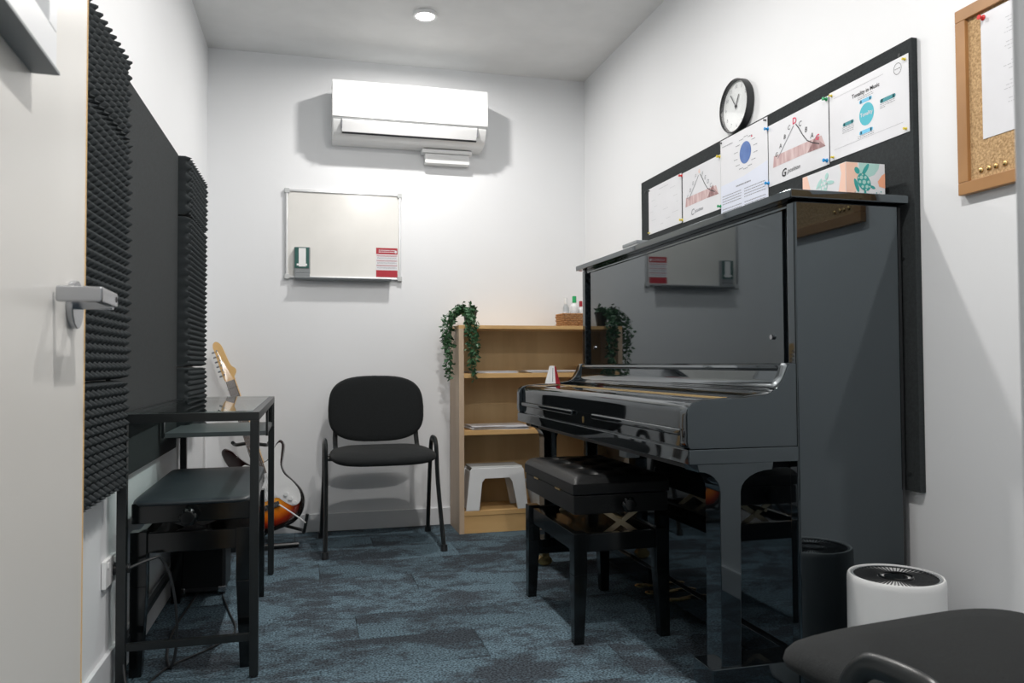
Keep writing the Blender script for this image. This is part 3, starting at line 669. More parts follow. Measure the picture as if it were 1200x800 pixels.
# ------------------------------------------------------------------ piano benches
def bench(label, x0, x1, y0, y1, ztop, ybox, zleg, tufted, m_top, knob_x):
    t = thing('piano_bench', label, 'bench', ((x0+x1)/2, (y0+y1)/2, 0))
    zb = ybox
    zs = zb+(ztop-zb)*.52
    if tufted:
        part('seat_box', B().box(x0+.004, x1-.004, y0+.004, y1-.004, zb, zs-.002, .003), leather_m, t)
        part('lid_frame', B().box(x0, x1, y0, y1, zs, ztop-.022, .004), leather_m, t)
        # tufted cushion grid
        b = B(); nx, ny = 44, 68; bm = b.bm; vs = {}
        btn = [(x0+(x1-x0)*fx, y0+(y1-y0)*fy) for fx in (.28,.72) for fy in (.14,.38,.62,.86)] + [(x0+(x1-x0)*.5, y0+(y1-y0)*fy) for fy in (.26,.5,.74)]
        for i in range(nx+1):
            for j in range(ny+1):
                u, v = i/nx, j/ny; x = x0+(x1-x0)*u; y_ = y0+(y1-y0)*v
                e = min(u*(x1-x0), (1-u)*(x1-x0), v*(y1-y0), (1-v)*(y1-y0))
                zz = ztop-.022 + .026*(1-math.exp(-e/.014))
                for cx_, cy_ in btn:
                    r2 = ((x-cx_)**2+(y_-cy_)**2); zz -= .019*math.exp(-r2/.0007)
                vs[i,j] = bm.verts.new((x, y_, zz))
        for i in range(nx):
            for j in range(ny): bm.faces.new((vs[i,j], vs[i+1,j], vs[i+1,j+1], vs[i,j+1]))
        cs = part('cushion', b, m_top, t, sharp=2)
        for cx_, cy_ in btn:
            part('button', B().sphere((cx_, cy_, ztop-.012), .009, 1, 1, .45, 12), m_top, cs)
        for fy in (.28,.72):
            yy = y1-(y1-y0)*(1-fy)
            part('hinge', B().box(x0-.0015, x0+.002, yy-.025, yy+.025, zs-.004, zs+.002), brass_m, t)
    else:
        part('seat_box', B().box(x0+.004, x1-.004, y0+.006, y1-.006, zb, ztop-.018, .004), gloss2_m, t)
        cx_, cy_ = (x0+x1)/2, (y0+y1)/2
        part('cushion', B().cushion((x1-x0)/2, (y1-y0)/2, ztop-.030, ztop-.010, 14, .010, .010, fn=lambda x, y, z: (x+cx_, y+cy_, z)), m_top, t, sharp=1.2)
    # knobs on both ends
    for yy, sg in ((y0, -1), (y1, 1)):
        kb = B().cyl((knob_x, yy, (zb+zs)/2), (knob_x, yy+sg*.018, (zb+zs)/2), .008, seg=14)
        for k_ in range(6):
            a = 2*PI*k_/6; kb.sphere((knob_x+.014*math.cos(a), yy+sg*.028, (zb+zs)/2+.014*math.sin(a)), .012, 1, 1.1, 1, 12)
        kb.cyl((knob_x, yy+sg*.016, (zb+zs)/2), (knob_x, yy+sg*.042, (zb+zs)/2), .019, seg=18, bev=.003)
        part('knob', kb, gloss2_m, t)
    lw = .046
    part('apron', B().box(x0+lw, x1-lw, y0+.012, y0+.034, zleg-.062, zleg-.006, .002), gloss2_m, t)
    part('apron', B().box(x0+lw, x1-lw, y1-.034, y1-.012, zleg-.062, zleg-.006, .002), gloss2_m, t)
    part('apron', B().box(x0+.012, x0+.034, y0+lw, y1-lw, zleg-.062, zleg-.006, .002), gloss2_m, t)
    part('apron', B().box(x1-.034, x1-.012, y0+lw, y1-lw, zleg-.062, zleg-.006, .002), gloss2_m, t)
    for lx, sx in ((x0, 1), (x1, -1)):
        for ly, sy in ((y0, 1), (y1, -1)):
            def q(a, z): return [(lx+sx*0.002, ly+sy*0.002, z), (lx+sx*a, ly+sy*0.002, z), (lx+sx*a, ly+sy*a, z), (lx+sx*0.002, ly+sy*a, z)]
            part('leg', B().hexa(q(.034, 0), q(lw, zleg*.62), .002).hexa(q(lw, zleg*.62), q(lw, zleg), .002), gloss2_m, t)
    # scissor lift
    for yy in (y0+.06, y1-.06):
        zc0, zc1 = zleg-.025, zb; xm = (x0+x1)/2+(.02 if tufted else 0)
        sc = B()
        for sg in (-1, 1):
            a = Vector((xm-sg*.062, yy+sg*.003, zc0)); c_ = Vector((xm+sg*.062, yy+sg*.003, zc1)); d = (c_-a).normalized(); n = Vector((-d.z, 0, d.x))*.008
            th = Vector((0, .002, 0))
            sc.hexa([a-n-th, c_-n-th, c_-n+th, a-n+th], [a+n-th, c_+n-th, c_+n+th, a+n+th])
        sc.cyl((xm, yy-.008, (zc0+zc1)/2), (xm, yy+.008, (zc0+zc1)/2), .007, seg=12)
        sc.box(xm-.09, xm+.09, yy-.010, yy+.010, zc1-.004, zc1)
        part('scissor_lift', sc, steel_m if tufted else dark_m, t, 'brass coloured crossed lift bars' if tufted else None)
    part('lift_rod', B().cyl((knob_x, y0+.01, (zb+zc0)/2+.02), (knob_x, y1-.01, (zb+zc0)/2+.02), .006, seg=10), steel_m if tufted else dark_m, t)
    part('lift_frame', B().box(x0+.034, x1-.034, y0+.03, y1-.03, zleg-.03, zleg-.022), gloss2_m, t)
    return t
bench('black leather tufted adjustable piano bench tucked under the piano keyboard', .802, 1.128, 2.312, 2.868, .516, .399, .342, True, leather_m, .975)
bench('long black padded piano bench under the glass topped table', -.476, -.147, 2.402, 3.14, .499, .424, .402, False, vinyl_m, -.318)

# ------------------------------------------------------------------ glass table
t = thing('laptop_table', 'narrow black metal table with glass top along left wall', 'table', (-.31, 2.88, 0))
tx0, tx1, ty0, ty1, tz = -.490, -.126, 2.315, 3.44, .738
for lx in (tx0, tx1-.024):
    for ly in (ty0, ty1-.024):
        part('leg', B().box(lx, lx+.024, ly, ly+.024, .006, tz-.0241, .001), satin_m, t)
        part('foot_pad', B().cyl((lx+.012, ly+.012, 0), (lx+.012, ly+.012, .007), .009, seg=12), dark_m, t)
tf = B().box(tx0, tx1, ty0, ty0+.024, tz-.024, tz, .001).box(tx0, tx1, ty1-.024, ty1, tz-.024, tz, .001).box(tx0, tx0+.024, ty0+.024, ty1-.024, tz-.024, tz, .001).box(tx1-.024, tx1, ty0+.024, ty1-.024, tz-.024, tz, .001)
part('top_frame', tf, satin_m, t)
part('glass_top', B().box(tx0+.018, tx1-.018, ty0+.018, ty1-.018, tz-.003, tz+.003, .001), glass_m, t, 'clear glass sheet')
for (a, b_, c_, d_) in ((tx0+.024, tx1-.024, ty0+.004, ty0+.020), (tx0+.024, tx1-.024, ty1-.020, ty1-.004), (tx0+.004, tx0+.020, ty0+.024, ty1-.024)):
    part('bottom_rail', B().box(a, b_, c_, d_, .102, .122, .001), satin_m, t)
part('under_shelf', B().box(tx0+.016, tx1-.008, 2.95, 3.41, .618, .634, .001), lgrey_m if False else mat('grey_shelf', (.10,.11,.115), .4), t, 'low hanging laptop shelf')
for hx in (tx0+.006, tx1-.012):
    for hy in (2.95, 3.385):
        part('hanger', B().box(hx, hx+.008, hy, hy+.03, .616, tz-.02, .001), satin_m, t)

# amplifier behind the bench, outlet, cable
t = thing('guitar_amplifier', 'small black guitar amplifier on the carpet under the glass table', 'amplifier', (-.375, 3.30, 0))
part('cabinet', B().box(-.462, -.292, 3.19, 3.40, .012, .335, .006), dark_m, t)
part('grille', B().box(-.450, -.304, 3.183, 3.19, .03, .25, .002), fab_m, t)
part('control_panel', B().box(-.450, -.304, 3.184, 3.19, .265, .322, .001), gloss2_m, t)
for kx in (-.43,-.40,-.37,-.34):
    part('control_knob', B().cyl((kx, 3.184, .294), (kx, 3.172, .294), .008, seg=12), chrome_m, t)
for fx in (-.448, -.306):
    for fy in (3.205, 3.385):
        part('foot', B().cyl((fx, fy, 0), (fx, fy, .013), .012, seg=12), dark_m, t)
    part('corner_guard', B().box(fx-.014, fx+.014, 3.180, 3.20, .010, .034, .004), chrome_m, t)
XO = xl(2.325)
t = thing('power_outlet', 'white double power outlet low on left wall behind the table leg', 'outlet', (XO, 2.325, .27))
part('face_plate', B().box(XO, XO+.012, 2.262, 2.380, .285, .358, .003), white_m, t)
part('switch', B().box(XO+.012, XO+.016, 2.276, 2.286, .338, .352, .001).box(XO+.012, XO+.016, 2.350, 2.360, .338, .352, .001), white_m, t)
t = thing('power_cable', 'black power cable looping from the outlet down to the carpet', 'cable', (-.44, 2.27, .0))
part('plug', B().cyl((XO+.012, 2.352, .318), (XO+.052, 2.352, .318), .017, .013, 16), dark_m, t)
part('cord', B().tube([(XO+.05,2.352,.318),(-.41,2.372,.335),(-.388,2.385,.33),(-.365,2.395,.27),(-.352,2.41,.17),(-.356,2.43,.06),(-.372,2.44,.008),(-.40,2.56,.006),(-.415,2.8,.006),(-.40,3.1,.006),(-.385,3.41,.006),(-.37,3.43,.05),(-.37,3.404,.09)], .0042, 8, smooth=6), dark_m, t)
t = thing('loose_cable', 'thin black cable lying on the carpet beneath the glass table', 'cable', (-.3, 2.6, 0))
part('cord', B().tube([(-.485,2.34,.20),(-.478,2.34,.10),(-.44,2.27,.01),(-.38,2.45,.005),(-.28,2.58,.005),(-.22,2.72,.005),(-.26,2.95,.005),(-.30,3.15,.005)], .003, 6, smooth=5), dark_m, t)

# ------------------------------------------------------------------ guitar on stand
gt = thing('electric_guitar', 'orange sunburst electric guitar with maple headstock in back left corner', 'guitar', (-.13, 4.03, .10))
tilt = math.radians(19); back = math.radians(8)
GM = Matrix.Translation((-.118, 3.995, .075)) @ Matrix.Rotation(math.radians(-4), 4, 'Z') @ Matrix.Rotation(-tilt, 4, 'Y') @ Matrix.Rotation(-back, 4, 'X')
# guitar plane: u right, v up the neck, w towards viewer (-y)
def G(u, v, d=0): return GM @ Vector((u*.96, -d, v*1.09))
out = [(0,0),(.07,.004),(.125,.03),(.158,.08),(.160,.13),(.138,.18),(.112,.225),(.108,.262),(.128,.30),(.150,.345),(.142,.372),(.118,.366),(.085,.335),(.052,.310),(.028,.305),
       (-.028,.305),(-.045,.318),(-.072,.352),(-.100,.395),(-.130,.418),(-.152,.405),(-.150,.36),(-.130,.31),(-.112,.262),(-.110,.215),(-.135,.165),(-.160,.115),(-.155,.065),(-.120,.024),(-.065,.003)]
def catmull(P, n=4):
    Q = []; L_ = len(P)
    for i in range(L_):
        p0, p1, p2, p3 = [Vector(P[(i+j-1) % L_]) for j in range(4)]
        for k_ in range(n):
            t_ = k_/n; Q.append(tuple(0.5*((2*p1)+(-p0+p2)*t_+(2*p0-5*p1+4*p2-p3)*t_**2+(-p0+3*p1-3*p2+p3)*t_**3)))
    return Q
O_ = catmull(out)
bm = bmesh.new(); cl = bm.verts.layers.float_color.new('burst')
blk, red_, orr, ylw = (.006,.004,.004,1), (.30,.02,.005,1), (.85,.20,.01,1), (.95,.38,.03,1)
def ring(f, d, col):
    r = []
    for (u, v) in O_:
        cu_, cv_ = 0.0, .16
        if v > .3: cu_ = u*.4; cv_ = .24
        if v > .3: cu_, cv_ = 0.0, .20
        w_ = bm.verts.new(G(cu_+(u-cu_)*f, cv_+(v-cv_)*f, d)); kk = min(1, max(0, (v-.24)/.1)); w_[cl] = tuple(c_*(1-kk)+(.010 if i_ == 0 else .002)*kk if i_ < 3 else 1 for i_, c_ in enumerate(col)); r.append(w_)
    return r
rs = [ring(.96, -.022, blk), ring(1, -.014, blk), ring(1, .014, blk), ring(.965, .0215, blk), ring(.90, .0225, blk), ring(.76, .0225, red_), ring(.58, .0225, orr), ring(.3, .0225, ylw), ring(.05, .0225, ylw)]
for a, b_ in zip(rs, rs[1:]):
    for i in range(len(O_)): bm.faces.new((a[i], a[(i+1)%len(O_)], b_[(i+1)%len(O_)], b_[i]))
bm.faces.new(rs[0][::-1]); bm.faces.new(rs[-1]); bmesh.ops.recalc_face_normals(bm, faces=bm.faces)
part('body', bm, burst_m, gt)
def gpoly(b, pts, d0, d1):
    t_ = bmesh.new(); a = [t_.verts.new(G(u, v, d0)) for u, v in pts]; c_ = [t_.verts.new(G(u, v, d1)) for u, v in pts]; n = len(pts)
    t_.faces.new(a); t_.faces.new(c_[::-1])
    for i in range(n): t_.faces.new((a[i], c_[i], c_[(i+1)%n], a[(i+1)%n]))
    bmesh.ops.recalc_face_normals(t_, faces=t_.faces); b._merge(t_); return b
pg = [(.028,.30),(.06,.308),(.095,.342),(.128,.362),(.140,.35),(.122,.31),(.102,.265),(.106,.22),(.132,.18),(.150,.13),(.140,.085),(.10,.075),(.06,.11),(.035,.135),(-.04,.135),(-.065,.16),(-.07,.21),(-.06,.26),(-.08,.31),(-.06,.318),(-.03,.303)]
part('pickguard', gpoly(B(), catmull(pg, 3), .0226, .0255), white_m, gt, 'white pickguard')
for v in (.15, .195, .245): 
    b = B(); gpoly(b, [(-.040,v-.008),(.040,v-.008),(.040,v+.008),(-.040,v+.008)], .0255, .031); part('pickup', b, white_m, gt)
for (u, v) in ((.085,.135),(.10,.11),(.112,.085)): part('knob', B().cyl(G(u,v,.0225), G(u,v,.037), .010, seg=14), white_m, gt)
part('bridge', gpoly(B(), [(-.040,.095),(.040,.095),(.040,.118),(-.040,.118)], .0225, .034), chrome_m, gt)
part('tremolo_arm', B().tube([G(.035,.10,.03), G(.05,.09,.05), G(.11,.02,.06), G(.135,-.015,.06)], .0035, 8, smooth=4), white_m, gt)
neck = B(); gpoly(neck, [(-.028,.27),(.028,.27),(.022,.70),(-.022,.70)], -.006, .026); part('neck', neck, maple_m, gt)
part('fretboard', gpoly(B(), [(-.028,.245),(.028,.245),(.0215,.70),(-.0215,.70)], .026, .031), rosew_m, gt)
fr_ = B()
for k_ in range(20):
    v = .70-.645*(1-2**(-(k_+1)/12)); gpoly(fr_, [(-.026,v-.001),(.026,v-.001),(.026,v+.001),(-.026,v+.001)], .031, .0322)
part('frets', fr_, chrome_m, gt)
hs = [(-.021,.70),(.021,.70),(.024,.716),(.040,.735),(.040,.752),(.024,.772),(.016,.83),(.010,.872),(-.006,.892),(-.024,.888),(-.032,.868),(-.030,.84),(-.030,.74)]
hd = part('headstock', gpoly(B(), catmull(hs, 3), .004, .020), maple_m, gt, 'pale maple headstock')
for k_ in range(6): 
    v = .735+k_*.023; part('tuner', B().cyl(G(-.018,v,.02), G(-.018,v,.028), .004, seg=8).cyl(G(-.030,v,.011), G(-.046,v,.011), .005, seg=8), chrome_m, hd)
st = B()
for k_ in range(6): 
    u = -.0155+k_*.0062; st.tube([G(u*1.7,.105,.036), G(u,.70,.035), G(-.018,.735+k_*.023,.026)], .0006, 4)
part('strings', st, chrome_m, gt)
gs = thing('guitar_stand', 'black tubular guitar stand holding the sunburst guitar', 'stand', (-.13, 4.05, 0))
part('base_foot', B().tube([(-.33, 3.88, .014), (-.03, 3.905, .014)], .012, 10), satin_m, gs)
part('base_foot', B().tube([(-.20, 4.185, .014), (-.175, 4.12, .05), (-.165, 4.06, .10)], .010, 10, smooth=4), satin_m, gs)
part('upright', B().tube([(-.16, 3.90, .02), (-.165, 4.06, .10), (-.19, 4.095, .22), (-.27, 4.135, .48)], .010, 10, smooth=4), satin_m, gs)
for s in (-1, 1):
    part('body_hook', B().tube([(-.165, 4.06, .10), (-.14+s*.07, 4.045, .07), (-.13+s*.115, 4.0, .062), (-.125+s*.12, 3.945, .066), (-.12+s*.13, 3.935, .15 if s > 0 else .12)], .008, 10, smooth=4), satin_m, gs)
part('neck_yoke', B().tube([(-.345,4.075,.49), (-.33,4.12,.475), (-.27,4.135,.48), (-.19,4.12,.47), (-.175,4.07,.485)], .009, 10, smooth=4), satin_m, gs)

# ------------------------------------------------------------------ acoustic panels on left wall
def foam_tile(ya, yb, za, zb, parent, swap, step=.0053, base=.032, amp=.034, q0=.0212):
    bm = bmesh.new(); NY = max(6, int(round((yb-ya)/step))); NZ = max(6, int(round((zb-za)/step))); g = {}
    for i in range(NY+1):
        for j in range(NZ+1):
            Y, Z = (yb-ya)*i/NY, (zb-za)*j/NZ
            p_, q_ = (Z, Y) if swap else (Y, Z)
            best = 9; r0 = math.floor(q_/q0)
            for row in (r0-1, r0, r0+1):
                c_ = p_/(2*q0)-.5*(row % 2)
                dx = (c_-math.floor(c_)-.5)*2*q0; dq = q_-(row+.5)*q0
                best = min(best, math.hypot(dx, dq))
            h = base + amp*max(0, 1-(best/.0216)**1.25)
            if not min(i, NY-i, j, NZ-j): h = base+.3*(h-base)
            g[i,j] = bm.verts.new((xl(ya+Y)+h, ya+Y, za+Z))
    for i in range(NY):
        for j in range(NZ): bm.faces.new((g[i,j], g[i,j+1], g[i+1,j+1], g[i+1,j]))
    rim = [g[i,0] for i in range(NY+1)] + [g[NY,j] for j in range(1,NZ+1)] + [g[i,NZ] for i in range(NY-1,-1,-1)] + [g[0,j] for j in range(NZ-1,0,-1)]
    bk = [bm.verts.new((xl(v.co.y)+.001, v.co.y, v.co.z)) for v in rim]; n = len(rim)
    for k_ in range(n): bm.faces.new((rim[k_], rim[(k_+1)%n], bk[(k_+1)%n], bk[k_]))
    bm.faces.new(bk); bmesh.ops.recalc_face_normals(bm, faces=bm.faces)
    return part('foam_tile', bm, foam_m, parent, sharp=1.5)
t = thing('acoustic_foam_panel', 'dark grey bumpy acoustic foam on left wall next to the open door', 'foam panel', (xl(2), 1.98, .55), group='acoustic foam panels on the left wall')
for za, zb, sw in ((.835, 1.465, False), (1.470, 1.690, True), (.548, .830, True)):
    foam_tile(1.69, 2.288, za, zb, t, sw)
t = thing('acoustic_foam_panel', 'dark grey bumpy acoustic foam on left wall nearest the back corner', 'foam panel', (xl(3.6), 3.55, .58), group='acoustic foam panels on the left wall')
for za, zb, sw in ((.585, .86, True), (.866, 1.46, False), (1.466, 1.70, True)):
    foam_tile(3.315, 3.80, za, zb, t, sw)
t = thing('sound_absorber', 'smooth charcoal felt panel on left wall between the two foam panels', 'acoustic panel', (xl(2.8), 2.80, .55))
part('felt_board', B().hexa([(xl(2.292),2.292,.55),(xl(2.292)+.012,2.292,.55),(xl(3.311)+.012,3.311,.55),(xl(3.311),3.311,.55)], [(xl(2.292),2.292,1.702),(xl(2.292)+.012,2.292,1.702),(xl(3.311)+.012,3.311,1.702),(xl(3.311),3.311,1.702)], .001), felt_m, t)

# ------------------------------------------------------------------ right wall: felt noticeboard, posters, clock, corkboard
t = thing('felt_noticeboard', 'large charcoal felt noticeboard on right wall behind the piano', 'noticeboard', (XR, 2.56, .53))
part('felt_board', B().box(XR-.019, XR-.001, 1.702, 3.418, .530, 1.722, .001), felt_m, t)
for (y_, z_) in ((1.745,1.145),(1.735,.575),(3.37,1.67),(1.745,1.69)):
    part('screw', B().cyl((XR-.0215, y_, z_), (XR-.019, y_, z_), .005, seg=12), dark_m, t)
FX = XR-.0195
def poster(name, label, yl, yr, z0, z1, d=0.0006, group='papers pinned on the felt noticeboard'):
    t = thing(name, label, 'poster', (FX, (yl+yr)/2, z0), group=group)
    S = Sheet((FX-d, yl, z0), (0,-1,0), (0,0,1))
    b = B(); S.slab(b, 0, 0, yl-yr, z1-z0, 0, .0008); part('paper', b, paper_m, t)
    return t, S, yl-yr, z1-z0
rt = random.Random(3)
# 1 faint notes
t, S, W_, H_ = poster('pinned_sheet', 'faintly printed white sheet pinned at far left of felt noticeboard', 3.333, 3.005, 1.462, 1.673)
b = B(); S.scribble(b, .11, .19, .20, .003, .0011, rt)
for (u, v, L_) in [(.03,.15,.04),(.10,.165,.03),(.22,.17,.05),(.06,.12,.03),(.25,.13,.04),(.15,.09,.05),(.03,.06,.05),(.24,.06,.06),(.12,.03,.03),(.18,.045,.04),(.28,.10,.02),(.02,.10,.03)]:
    S.scribble(b, u, v, u+L_, .0016, .0011, rt)
part('faint_print', b, inkl_m, t)
def triangle_poster(label, yl, yr, z0, z1, left, apex, right, redlast, big, rest, apexred):
    t, S, W_, H_ = poster('position_poster', label, yl, yr, z0, z1)
    b = B(); S.poly(b, [(.025,.060),(W_*.10,.098),(W_-.035,.098),(W_-.018,.064)], .0011); part('hatched_band', b, band_m, t, 'brown pink hatched band')
    b = B(); S.poly(b, [(W_-.105,.062),(W_-.075,.092),(W_-.058,.105),(W_-.045,.085),(W_-.015,.060)], .0013); part('dark_hatching', b, bandd_m, t)
    ap = (W_*.47, H_-.030); b0 = (W_*.17, .085); b1 = (W_*.86, .075)
    b = B(); S.line(b, b0, (ap[0]-.006, ap[1]-.010), .0028, .0016); part('left_slope', b, inkg_m, t)
    b = B(); P_ = [(ap[0]+.006, ap[1]-.008), (ap[0]+.022, ap[1]-.026), (ap[0]+.042, ap[1]-.054), (ap[0]+.064, ap[1]-.078), (ap[0]+.090, ap[1]-.092), b1]
    for a, c_ in zip(P_, P_[1:]): S.line(b, a, c_, .0034, .0016)
    part('right_slope', b, ink_m, t, 'black curved line')
    b = B(); n = len(left)
    for i, ch in enumerate(left):
        f = (i+.25)/n; S.text(b, ch, b0[0]+(ap[0]-b0[0])*f-.014, b0[1]+(ap[1]-b0[1])*f+.008, .021, .0018, 0, shear=.2)
    for i, ch in enumerate(right):
        f = (i+.4)/len(right); S.text(b, ch, ap[0]+.016+(b1[0]-ap[0])*f*.72, ap[1]-.004-(ap[1]-b1[1])*f*.78, .023, .0018, 0, shear=.2)
    part('letters', b, inkg_m if not apexred else ink_m, t)
    b = B(); S.text(b, apex, ap[0], ap[1]+.004, .030 if apexred else .020, .0019, bold=.0006)
    if apexred: S.text(b, redlast, b1[0]-.010, b1[1]+.022, .024, .0021, shear=.2, bold=.0006)
    part('red_letters', b, pinkred_m if apexred else peach_m, t, 'red letters' if apexred else None)
    b = B(); S.text(b, big, W_*.27, .028, .036, .0019, shear=.3, bold=.0008 if apexred else 0); part('key_letter', b, ink_m if apexred else inkg_m, t)
    b = B(); S.text(b, rest, W_*.31+.008, .030, .021, .0019, align='LEFT', shear=.35); part('caption', b, ink_m if apexred else inkg_m, t)
triangle_poster('triangle diagram poster captioned C position, second sheet from left on noticeboard', 2.995, 2.682, 1.459, 1.668, 'CDEF', 'G', 'FEDC', '', 'C', 'position', False)
triangle_poster('triangle diagram poster captioned G position with red letter D at the peak', 2.360, 2.040, 1.470, 1.680, 'GABC', 'D', 'CBA', 'G', 'G', 'position', True)
# 3 tall sheet with blue circle
t, S, W_, H_ = poster('song_sheet', 'tall white poster with blue circle and bluish text block between the triangle diagrams', 2.680, 2.364, 1.284, 1.716, .0010)
b = B(); S.poly(b, [(0.001,.001),(W_-.001,.001),(W_-.001,.282),(.16,.262),(.001,.258)], .0011); part('text_panel', b, paperb_m, t, 'pale blue lower panel')
b = B(); S.ell(b, .175, .345, .038, .040, .0014, 32); part('blue_circle', b, blue_m, t)
b = B()
for k_ in range(14):
    a = 2*PI*k_/14+.2; S.scribble(b, .175+.067*math.cos(a)-.012, .345+.058*math.sin(a), .175+.067*math.cos(a)+.014, .0026, .0014, rt)
S.scribble(b, .015, .405, .09, .003, .0014, rt, -.02)
part('ring_of_words', b, inkg_m, t)
b = B(); S.ell(b, .218, .392, .005, .003, .0015, 8); part('red_word', b, pinkred_m, t)
b = B(); S.scribble(b, .11, .235, .21, .005, .0014, rt)
for k_ in range(20):
    v = .215-k_*.0098
    if k_ % 5 == 4: continue
    S.scribble(b, .012, v, .145, .0030, .0014, rt); S.scribble(b, .165, v, .30, .0030, .0014, rt)
part('paragraphs', b, inkg_m, t)
# 5 tonality poster
t, S, W_, H_ = poster('tonality_poster', 'white poster titled Tonality in Music with round teal disc, nearest the corkboard', 2.035, 1.712, 1.476, 1.684)
b = B(); S.text(b, 'Tonality in Music', W_*.49, .163, .0165, .0014, bold=.0003); part('title', b, ink_m, t)
b = B(); S.ell(b, W_*.50, .096, .030, .032, .0012, 32); part('teal_disc', b, teal_m, t)
b = B(); S.text(b, 'Tonality', W_*.50, .097, .0155, .0018, bold=.0002); part('disc_word', b, paper_m, t)
def pill(b, u, v, hw, hh):
    S.rect(b, u-hw+hh, v-hh, u+hw-hh, v+hh, .0013); S.ell(b, u-hw+hh, v, hh, hh, .0013, 14); S.ell(b, u+hw-hh, v, hh, hh, .0013, 14)
b = B(); pill(b, W_*.49, .137, .026, .0052); pill(b, W_*.49, .048, .028, .0055); part('light_pills', b, skyb_m, t, 'light blue heading pills')
b = B(); pill(b, W_*.76, .113, .030, .0055); pill(b, W_*.26, .093, .024, .0052); part('dark_pills', b, teald_m, t, 'dark teal heading pills')
b = B()
for (u, v, L_, n) in [(W_*.49-.032,.152,.064,2),(W_*.76-.03,.104,.058,2),(W_*.76-.03,.094,.02,1),(W_*.26-.026,.085,.05,4),(W_*.49-.034,.040,.066,2),(W_*.76-.02,.122,.03,0)]:
    for k_ in range(n): S.scribble(b, u, v-k_*.0052, u+L_, .0015, .0012, rt)
S.rect(b, .02, .185, .23, .1856, .0012); S.rect(b, .02, .030, W_-.02, .0306, .0012)
part('small_print', b, inkg_m, t)
b = B()
for k_ in range(24):
    a, c_ = 2*PI*k_/24, 2*PI*(k_+1)/24
    S.line(b, (.284+.014*math.cos(a), .180+.015*math.sin(a)), (.284+.014*math.cos(c_), .180+.015*math.sin(c_)), .0012, .0014)
S.scribble(b, .274, .180, .294, .0018, .0014, rt)
part('round_stamp', b, ink_m, t)
# pins
pin_cols = {'blue': mat('pin_blue', (.005,.30,.70), .3), 'red': mat('pin_red', (.70,.02,.02), .3), 'yellow': mat('pin_yellow', (.75,.60,.03), .3), 'green': mat('pin_green', (.01,.35,.12), .3), 'black': mat('pin_black', (.02,.02,.02), .3), 'brass': brass_m}
def pushpin(c, y_, z_, label, big=True, fx=None):
    x = (FX if fx is None else fx); s = 1.0 if big else .62
    t = thing('push_pin', label, 'push pin', (x, y_, z_), group='push pins on the noticeboards')
    X90 = Matrix.Translation((x-.0015, y_, z_)) @ Matrix.Rotation(-PI/2, 4, 'Y')
    part('grip', B().lathe([(.0062*s,0),(.0066*s,.001),(.0035*s,.003),(.0032*s,.009*s),(.0058*s,.0115*s),(.0054*s,.0135*s)], seg=14, M=X90), pin_cols[c], t)
    part('needle', B().cyl((x-.002, y_, z_), (x+.006, y_, z_), .0006, seg=6), chrome_m, t)
pushpin('blue', 2.362, 1.672, 'blue push pin at top left corner of G position poster')
pushpin('blue', 2.362, 1.484, 'blue push pin at bottom left corner of G position poster')
pushpin('blue', 2.050, 1.484, 'blue push pin at bottom right corner of G position poster')
pushpin('green', 2.048, 1.672, 'green push pin at top right corner of G position poster')
pushpin('red', 3.000, 1.660, 'red push pin at top left corner of C position poster')
pushpin('yellow', 3.000, 1.472, 'yellow push pin at bottom left corner of C position poster')
pushpin('yellow', 2.686, 1.660, 'yellow push pin at top right corner of C position poster')
pushpin('green', 2.684, 1.468, 'green push pin at bottom right corner of C position poster')
pushpin('yellow', 2.024, 1.674, 'yellow pin at top left corner of Tonality poster', False)
pushpin('yellow', 1.724, 1.672, 'brass yellow pin at top right corner of Tonality poster', False)
pushpin('yellow', 2.020, 1.486, 'yellow pin at bottom left corner of Tonality poster', False)
pushpin('yellow', 1.724, 1.486, 'yellow pin at bottom right corner of Tonality poster', False)
pushpin('black', 2.672, 1.708, 'black pin at top left corner of the blue circle poster', False)
pushpin('black', 2.374, 1.706, 'black pin at top right corner of the blue circle poster', False)
pushpin('yellow', 3.325, 1.470, 'tiny yellow pin at bottom left corner of the faint sheet', False)
pushpin('black', 3.325, 1.666, 'tiny dark pin at top left corner of the faint sheet', False)

# clock
ck = thing('wall_clock', 'round wall clock with black rim and white face above the noticeboard', 'clock', (XR, 2.525, 1.823))
CY, CZ, CR = 2.572, 1.819, .099
Mx = Matrix.Translation((XR-.001, CY, CZ)) @ Matrix.Rotation(-PI/2, 4, 'Y')
part('rim', B().lathe([(CR*.96,0),(CR,.002),(CR*1.0,.026),(CR*.985,.029),(CR*.955,.029),(CR*.95,.020),(CR*.9,.002)], seg=56, M=Mx, cap=False), dark_m, ck)
part('back_case', B().lathe([(CR*.95,0),(CR*.95,.006)], seg=40, M=Mx), dark_m, ck)
part('dial', B().lathe([(CR*.955,.006),(CR*.955,.014)], seg=48, M=Mx), white_m, ck)
S = Sheet((XR-.0152, CY, CZ), (0,-1,0), (0,0,1))
b = B()
for h_ in range(1, 13):
    a = PI/2-2*PI*h_/12; S.text(b, str(h_), CR*.74*math.cos(a), CR*.74*math.sin(a), .019, .0004)
part('numerals', b, inkg_m, ck)
b = B()
a = PI/2-2*PI*(10.85/12); S.line(b, (-.008*math.cos(a), -.008*math.sin(a)), (.062*math.cos(a), .062*math.sin(a)), .0042, .0035)
part('minute_hand', b, ink_m, ck)
b = B(); a = PI/2-2*PI*(.95/12); S.line(b, (-.010*math.cos(a), -.010*math.sin(a)), (.044*math.cos(a), .044*math.sin(a)), .0055, .0028)
part('hour_hand', b, ink_m, ck)
part('hub', B().cyl((XR-.0153, CY, CZ), (XR-.0205, CY, CZ), .005, seg=16), ink_m, ck)
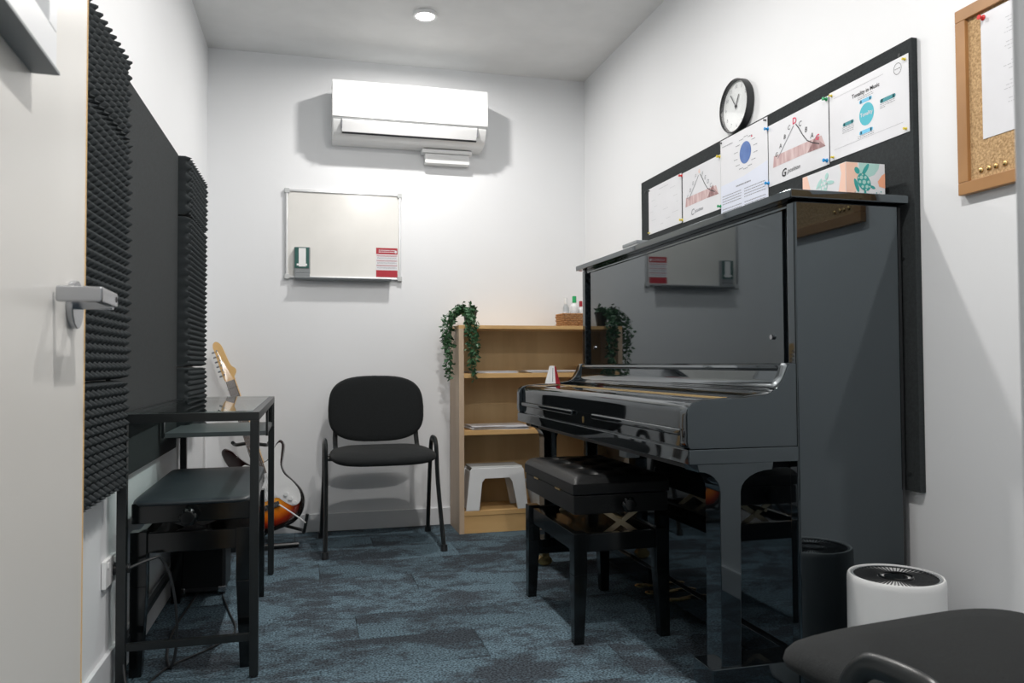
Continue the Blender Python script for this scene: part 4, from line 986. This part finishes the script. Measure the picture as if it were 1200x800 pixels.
part('glass_lens', B().lathe([(CR*.952,.0245),(CR*.952,.0258)], seg=40, M=Mx), pane_m, ck)

# corkboard
t = thing('corkboard', 'wooden framed corkboard on right wall beside the door frame', 'corkboard', (XR, 1.24, 1.275))
ky1, ky0, kz0, kz1 = 1.560, .96, 1.272, 1.725
part('cork_sheet', B().box(XR-.010, XR-.002, ky0+.02, ky1-.02, kz0+.02, kz1-.02), cork_m, t)
for nm, bx in (('frame_rail', (ky0, ky1, kz0, kz0+.030)), ('frame_rail', (ky0, ky1, kz1-.030, kz1)), ('frame_rail', (ky1-.030, ky1, kz0+.030, kz1-.030)), ('frame_rail', (ky0, ky0+.030, kz0+.030, kz1-.030))):
    part(nm, B().box(XR-.020, XR-.001, *bx, .002), frame_m, t)
CX = XR-.0105
t = thing('pinned_notice', 'white sheet with faint grey lines pinned on the corkboard', 'paper', (CX, 1.38, 1.40), group='papers on the corkboard')
S = Sheet((CX, 1.492, 1.393), (0,-1,0), (0,0,1)); b = B(); S.slab(b, 0, 0, .21, .297, .0002, .001); part('paper', b, paper_m, t)
b = B()
for (v, n) in ((.262,5),(.205,3),(.160,3),(.115,3),(.075,2)):
    for k_ in range(n):
        hw = rt.uniform(.022, .045); S.scribble(b, .105-hw, v-k_*.0085, .105+hw, .0016, .0013, rt)
part('faint_print', b, inkl_m, t)
pushpin('red', 1.484, 1.680, 'red push pin holding the white sheet on the corkboard', True, CX)
for k_, y_ in enumerate((1.500, 1.478, 1.459, 1.434)):
    tt = single('thumb_tack', B().sphere((CX-.001, y_, 1.322), .0062, .55, 1, 1, 14).cyl((CX, y_, 1.322), (CX+.006, y_, 1.322), .0006, seg=6), brass_m,
           ['leftmost brass thumb tack in row of four along corkboard bottom', 'second brass thumb tack from left on corkboard bottom', 'third brass thumb tack from left on corkboard bottom', 'rightmost brass thumb tack of four on corkboard bottom'][k_], 'thumb tack', (CX, y_, 1.322), 'brass thumb tacks on the corkboard')

# ------------------------------------------------------------------ air purifier
ux, uy = 1.348, 1.574
t = thing('air_purifier', 'white cylindrical air purifier with dark grille top beside near end of piano', 'air purifier', (ux, uy, 0))
part('body', B().lathe([(.094,0),(.103,.006),(.107,.02),(.107,.352),(.106,.363),(.1032,.3675),(.1000,.3675),(.0985,.361)], (ux, uy, 0), 56), white_m, t)
part('top_plate', B().lathe([(.099,.355),(.099,.3605),(.04,.3585),(.034,.3575)], (ux, uy, 0), 48), dark_m, t)
gb = B()
for k_ in range(60):
    a = 2*PI*k_/60; c_, s__ = math.cos(a), math.sin(a)
    gb.box(.040, .094, -.0009, .0009, .359, .3635, 0, 1, Matrix.Translation((ux, uy, 0)) @ Matrix.Rotation(a, 4, 'Z'))
part('grille', gb, dark_m, t)
part('centre_ring', B().lathe([(.032,.359),(.038,.359),(.039,.365),(.036,.367),(.033,.365)], (ux, uy, 0), 40, cap=False), gloss2_m, t)
part('outer_ring', B().lathe([(.092,.360),(.098,.360),(.098,.365),(.092,.365)], (ux, uy, 0), 48, cap=False), grey_m, t)
part('control_dial', B().lathe([(.026,.359),(.026,.364),(.0,.365)], (ux, uy, 0), 32), gloss2_m, t)
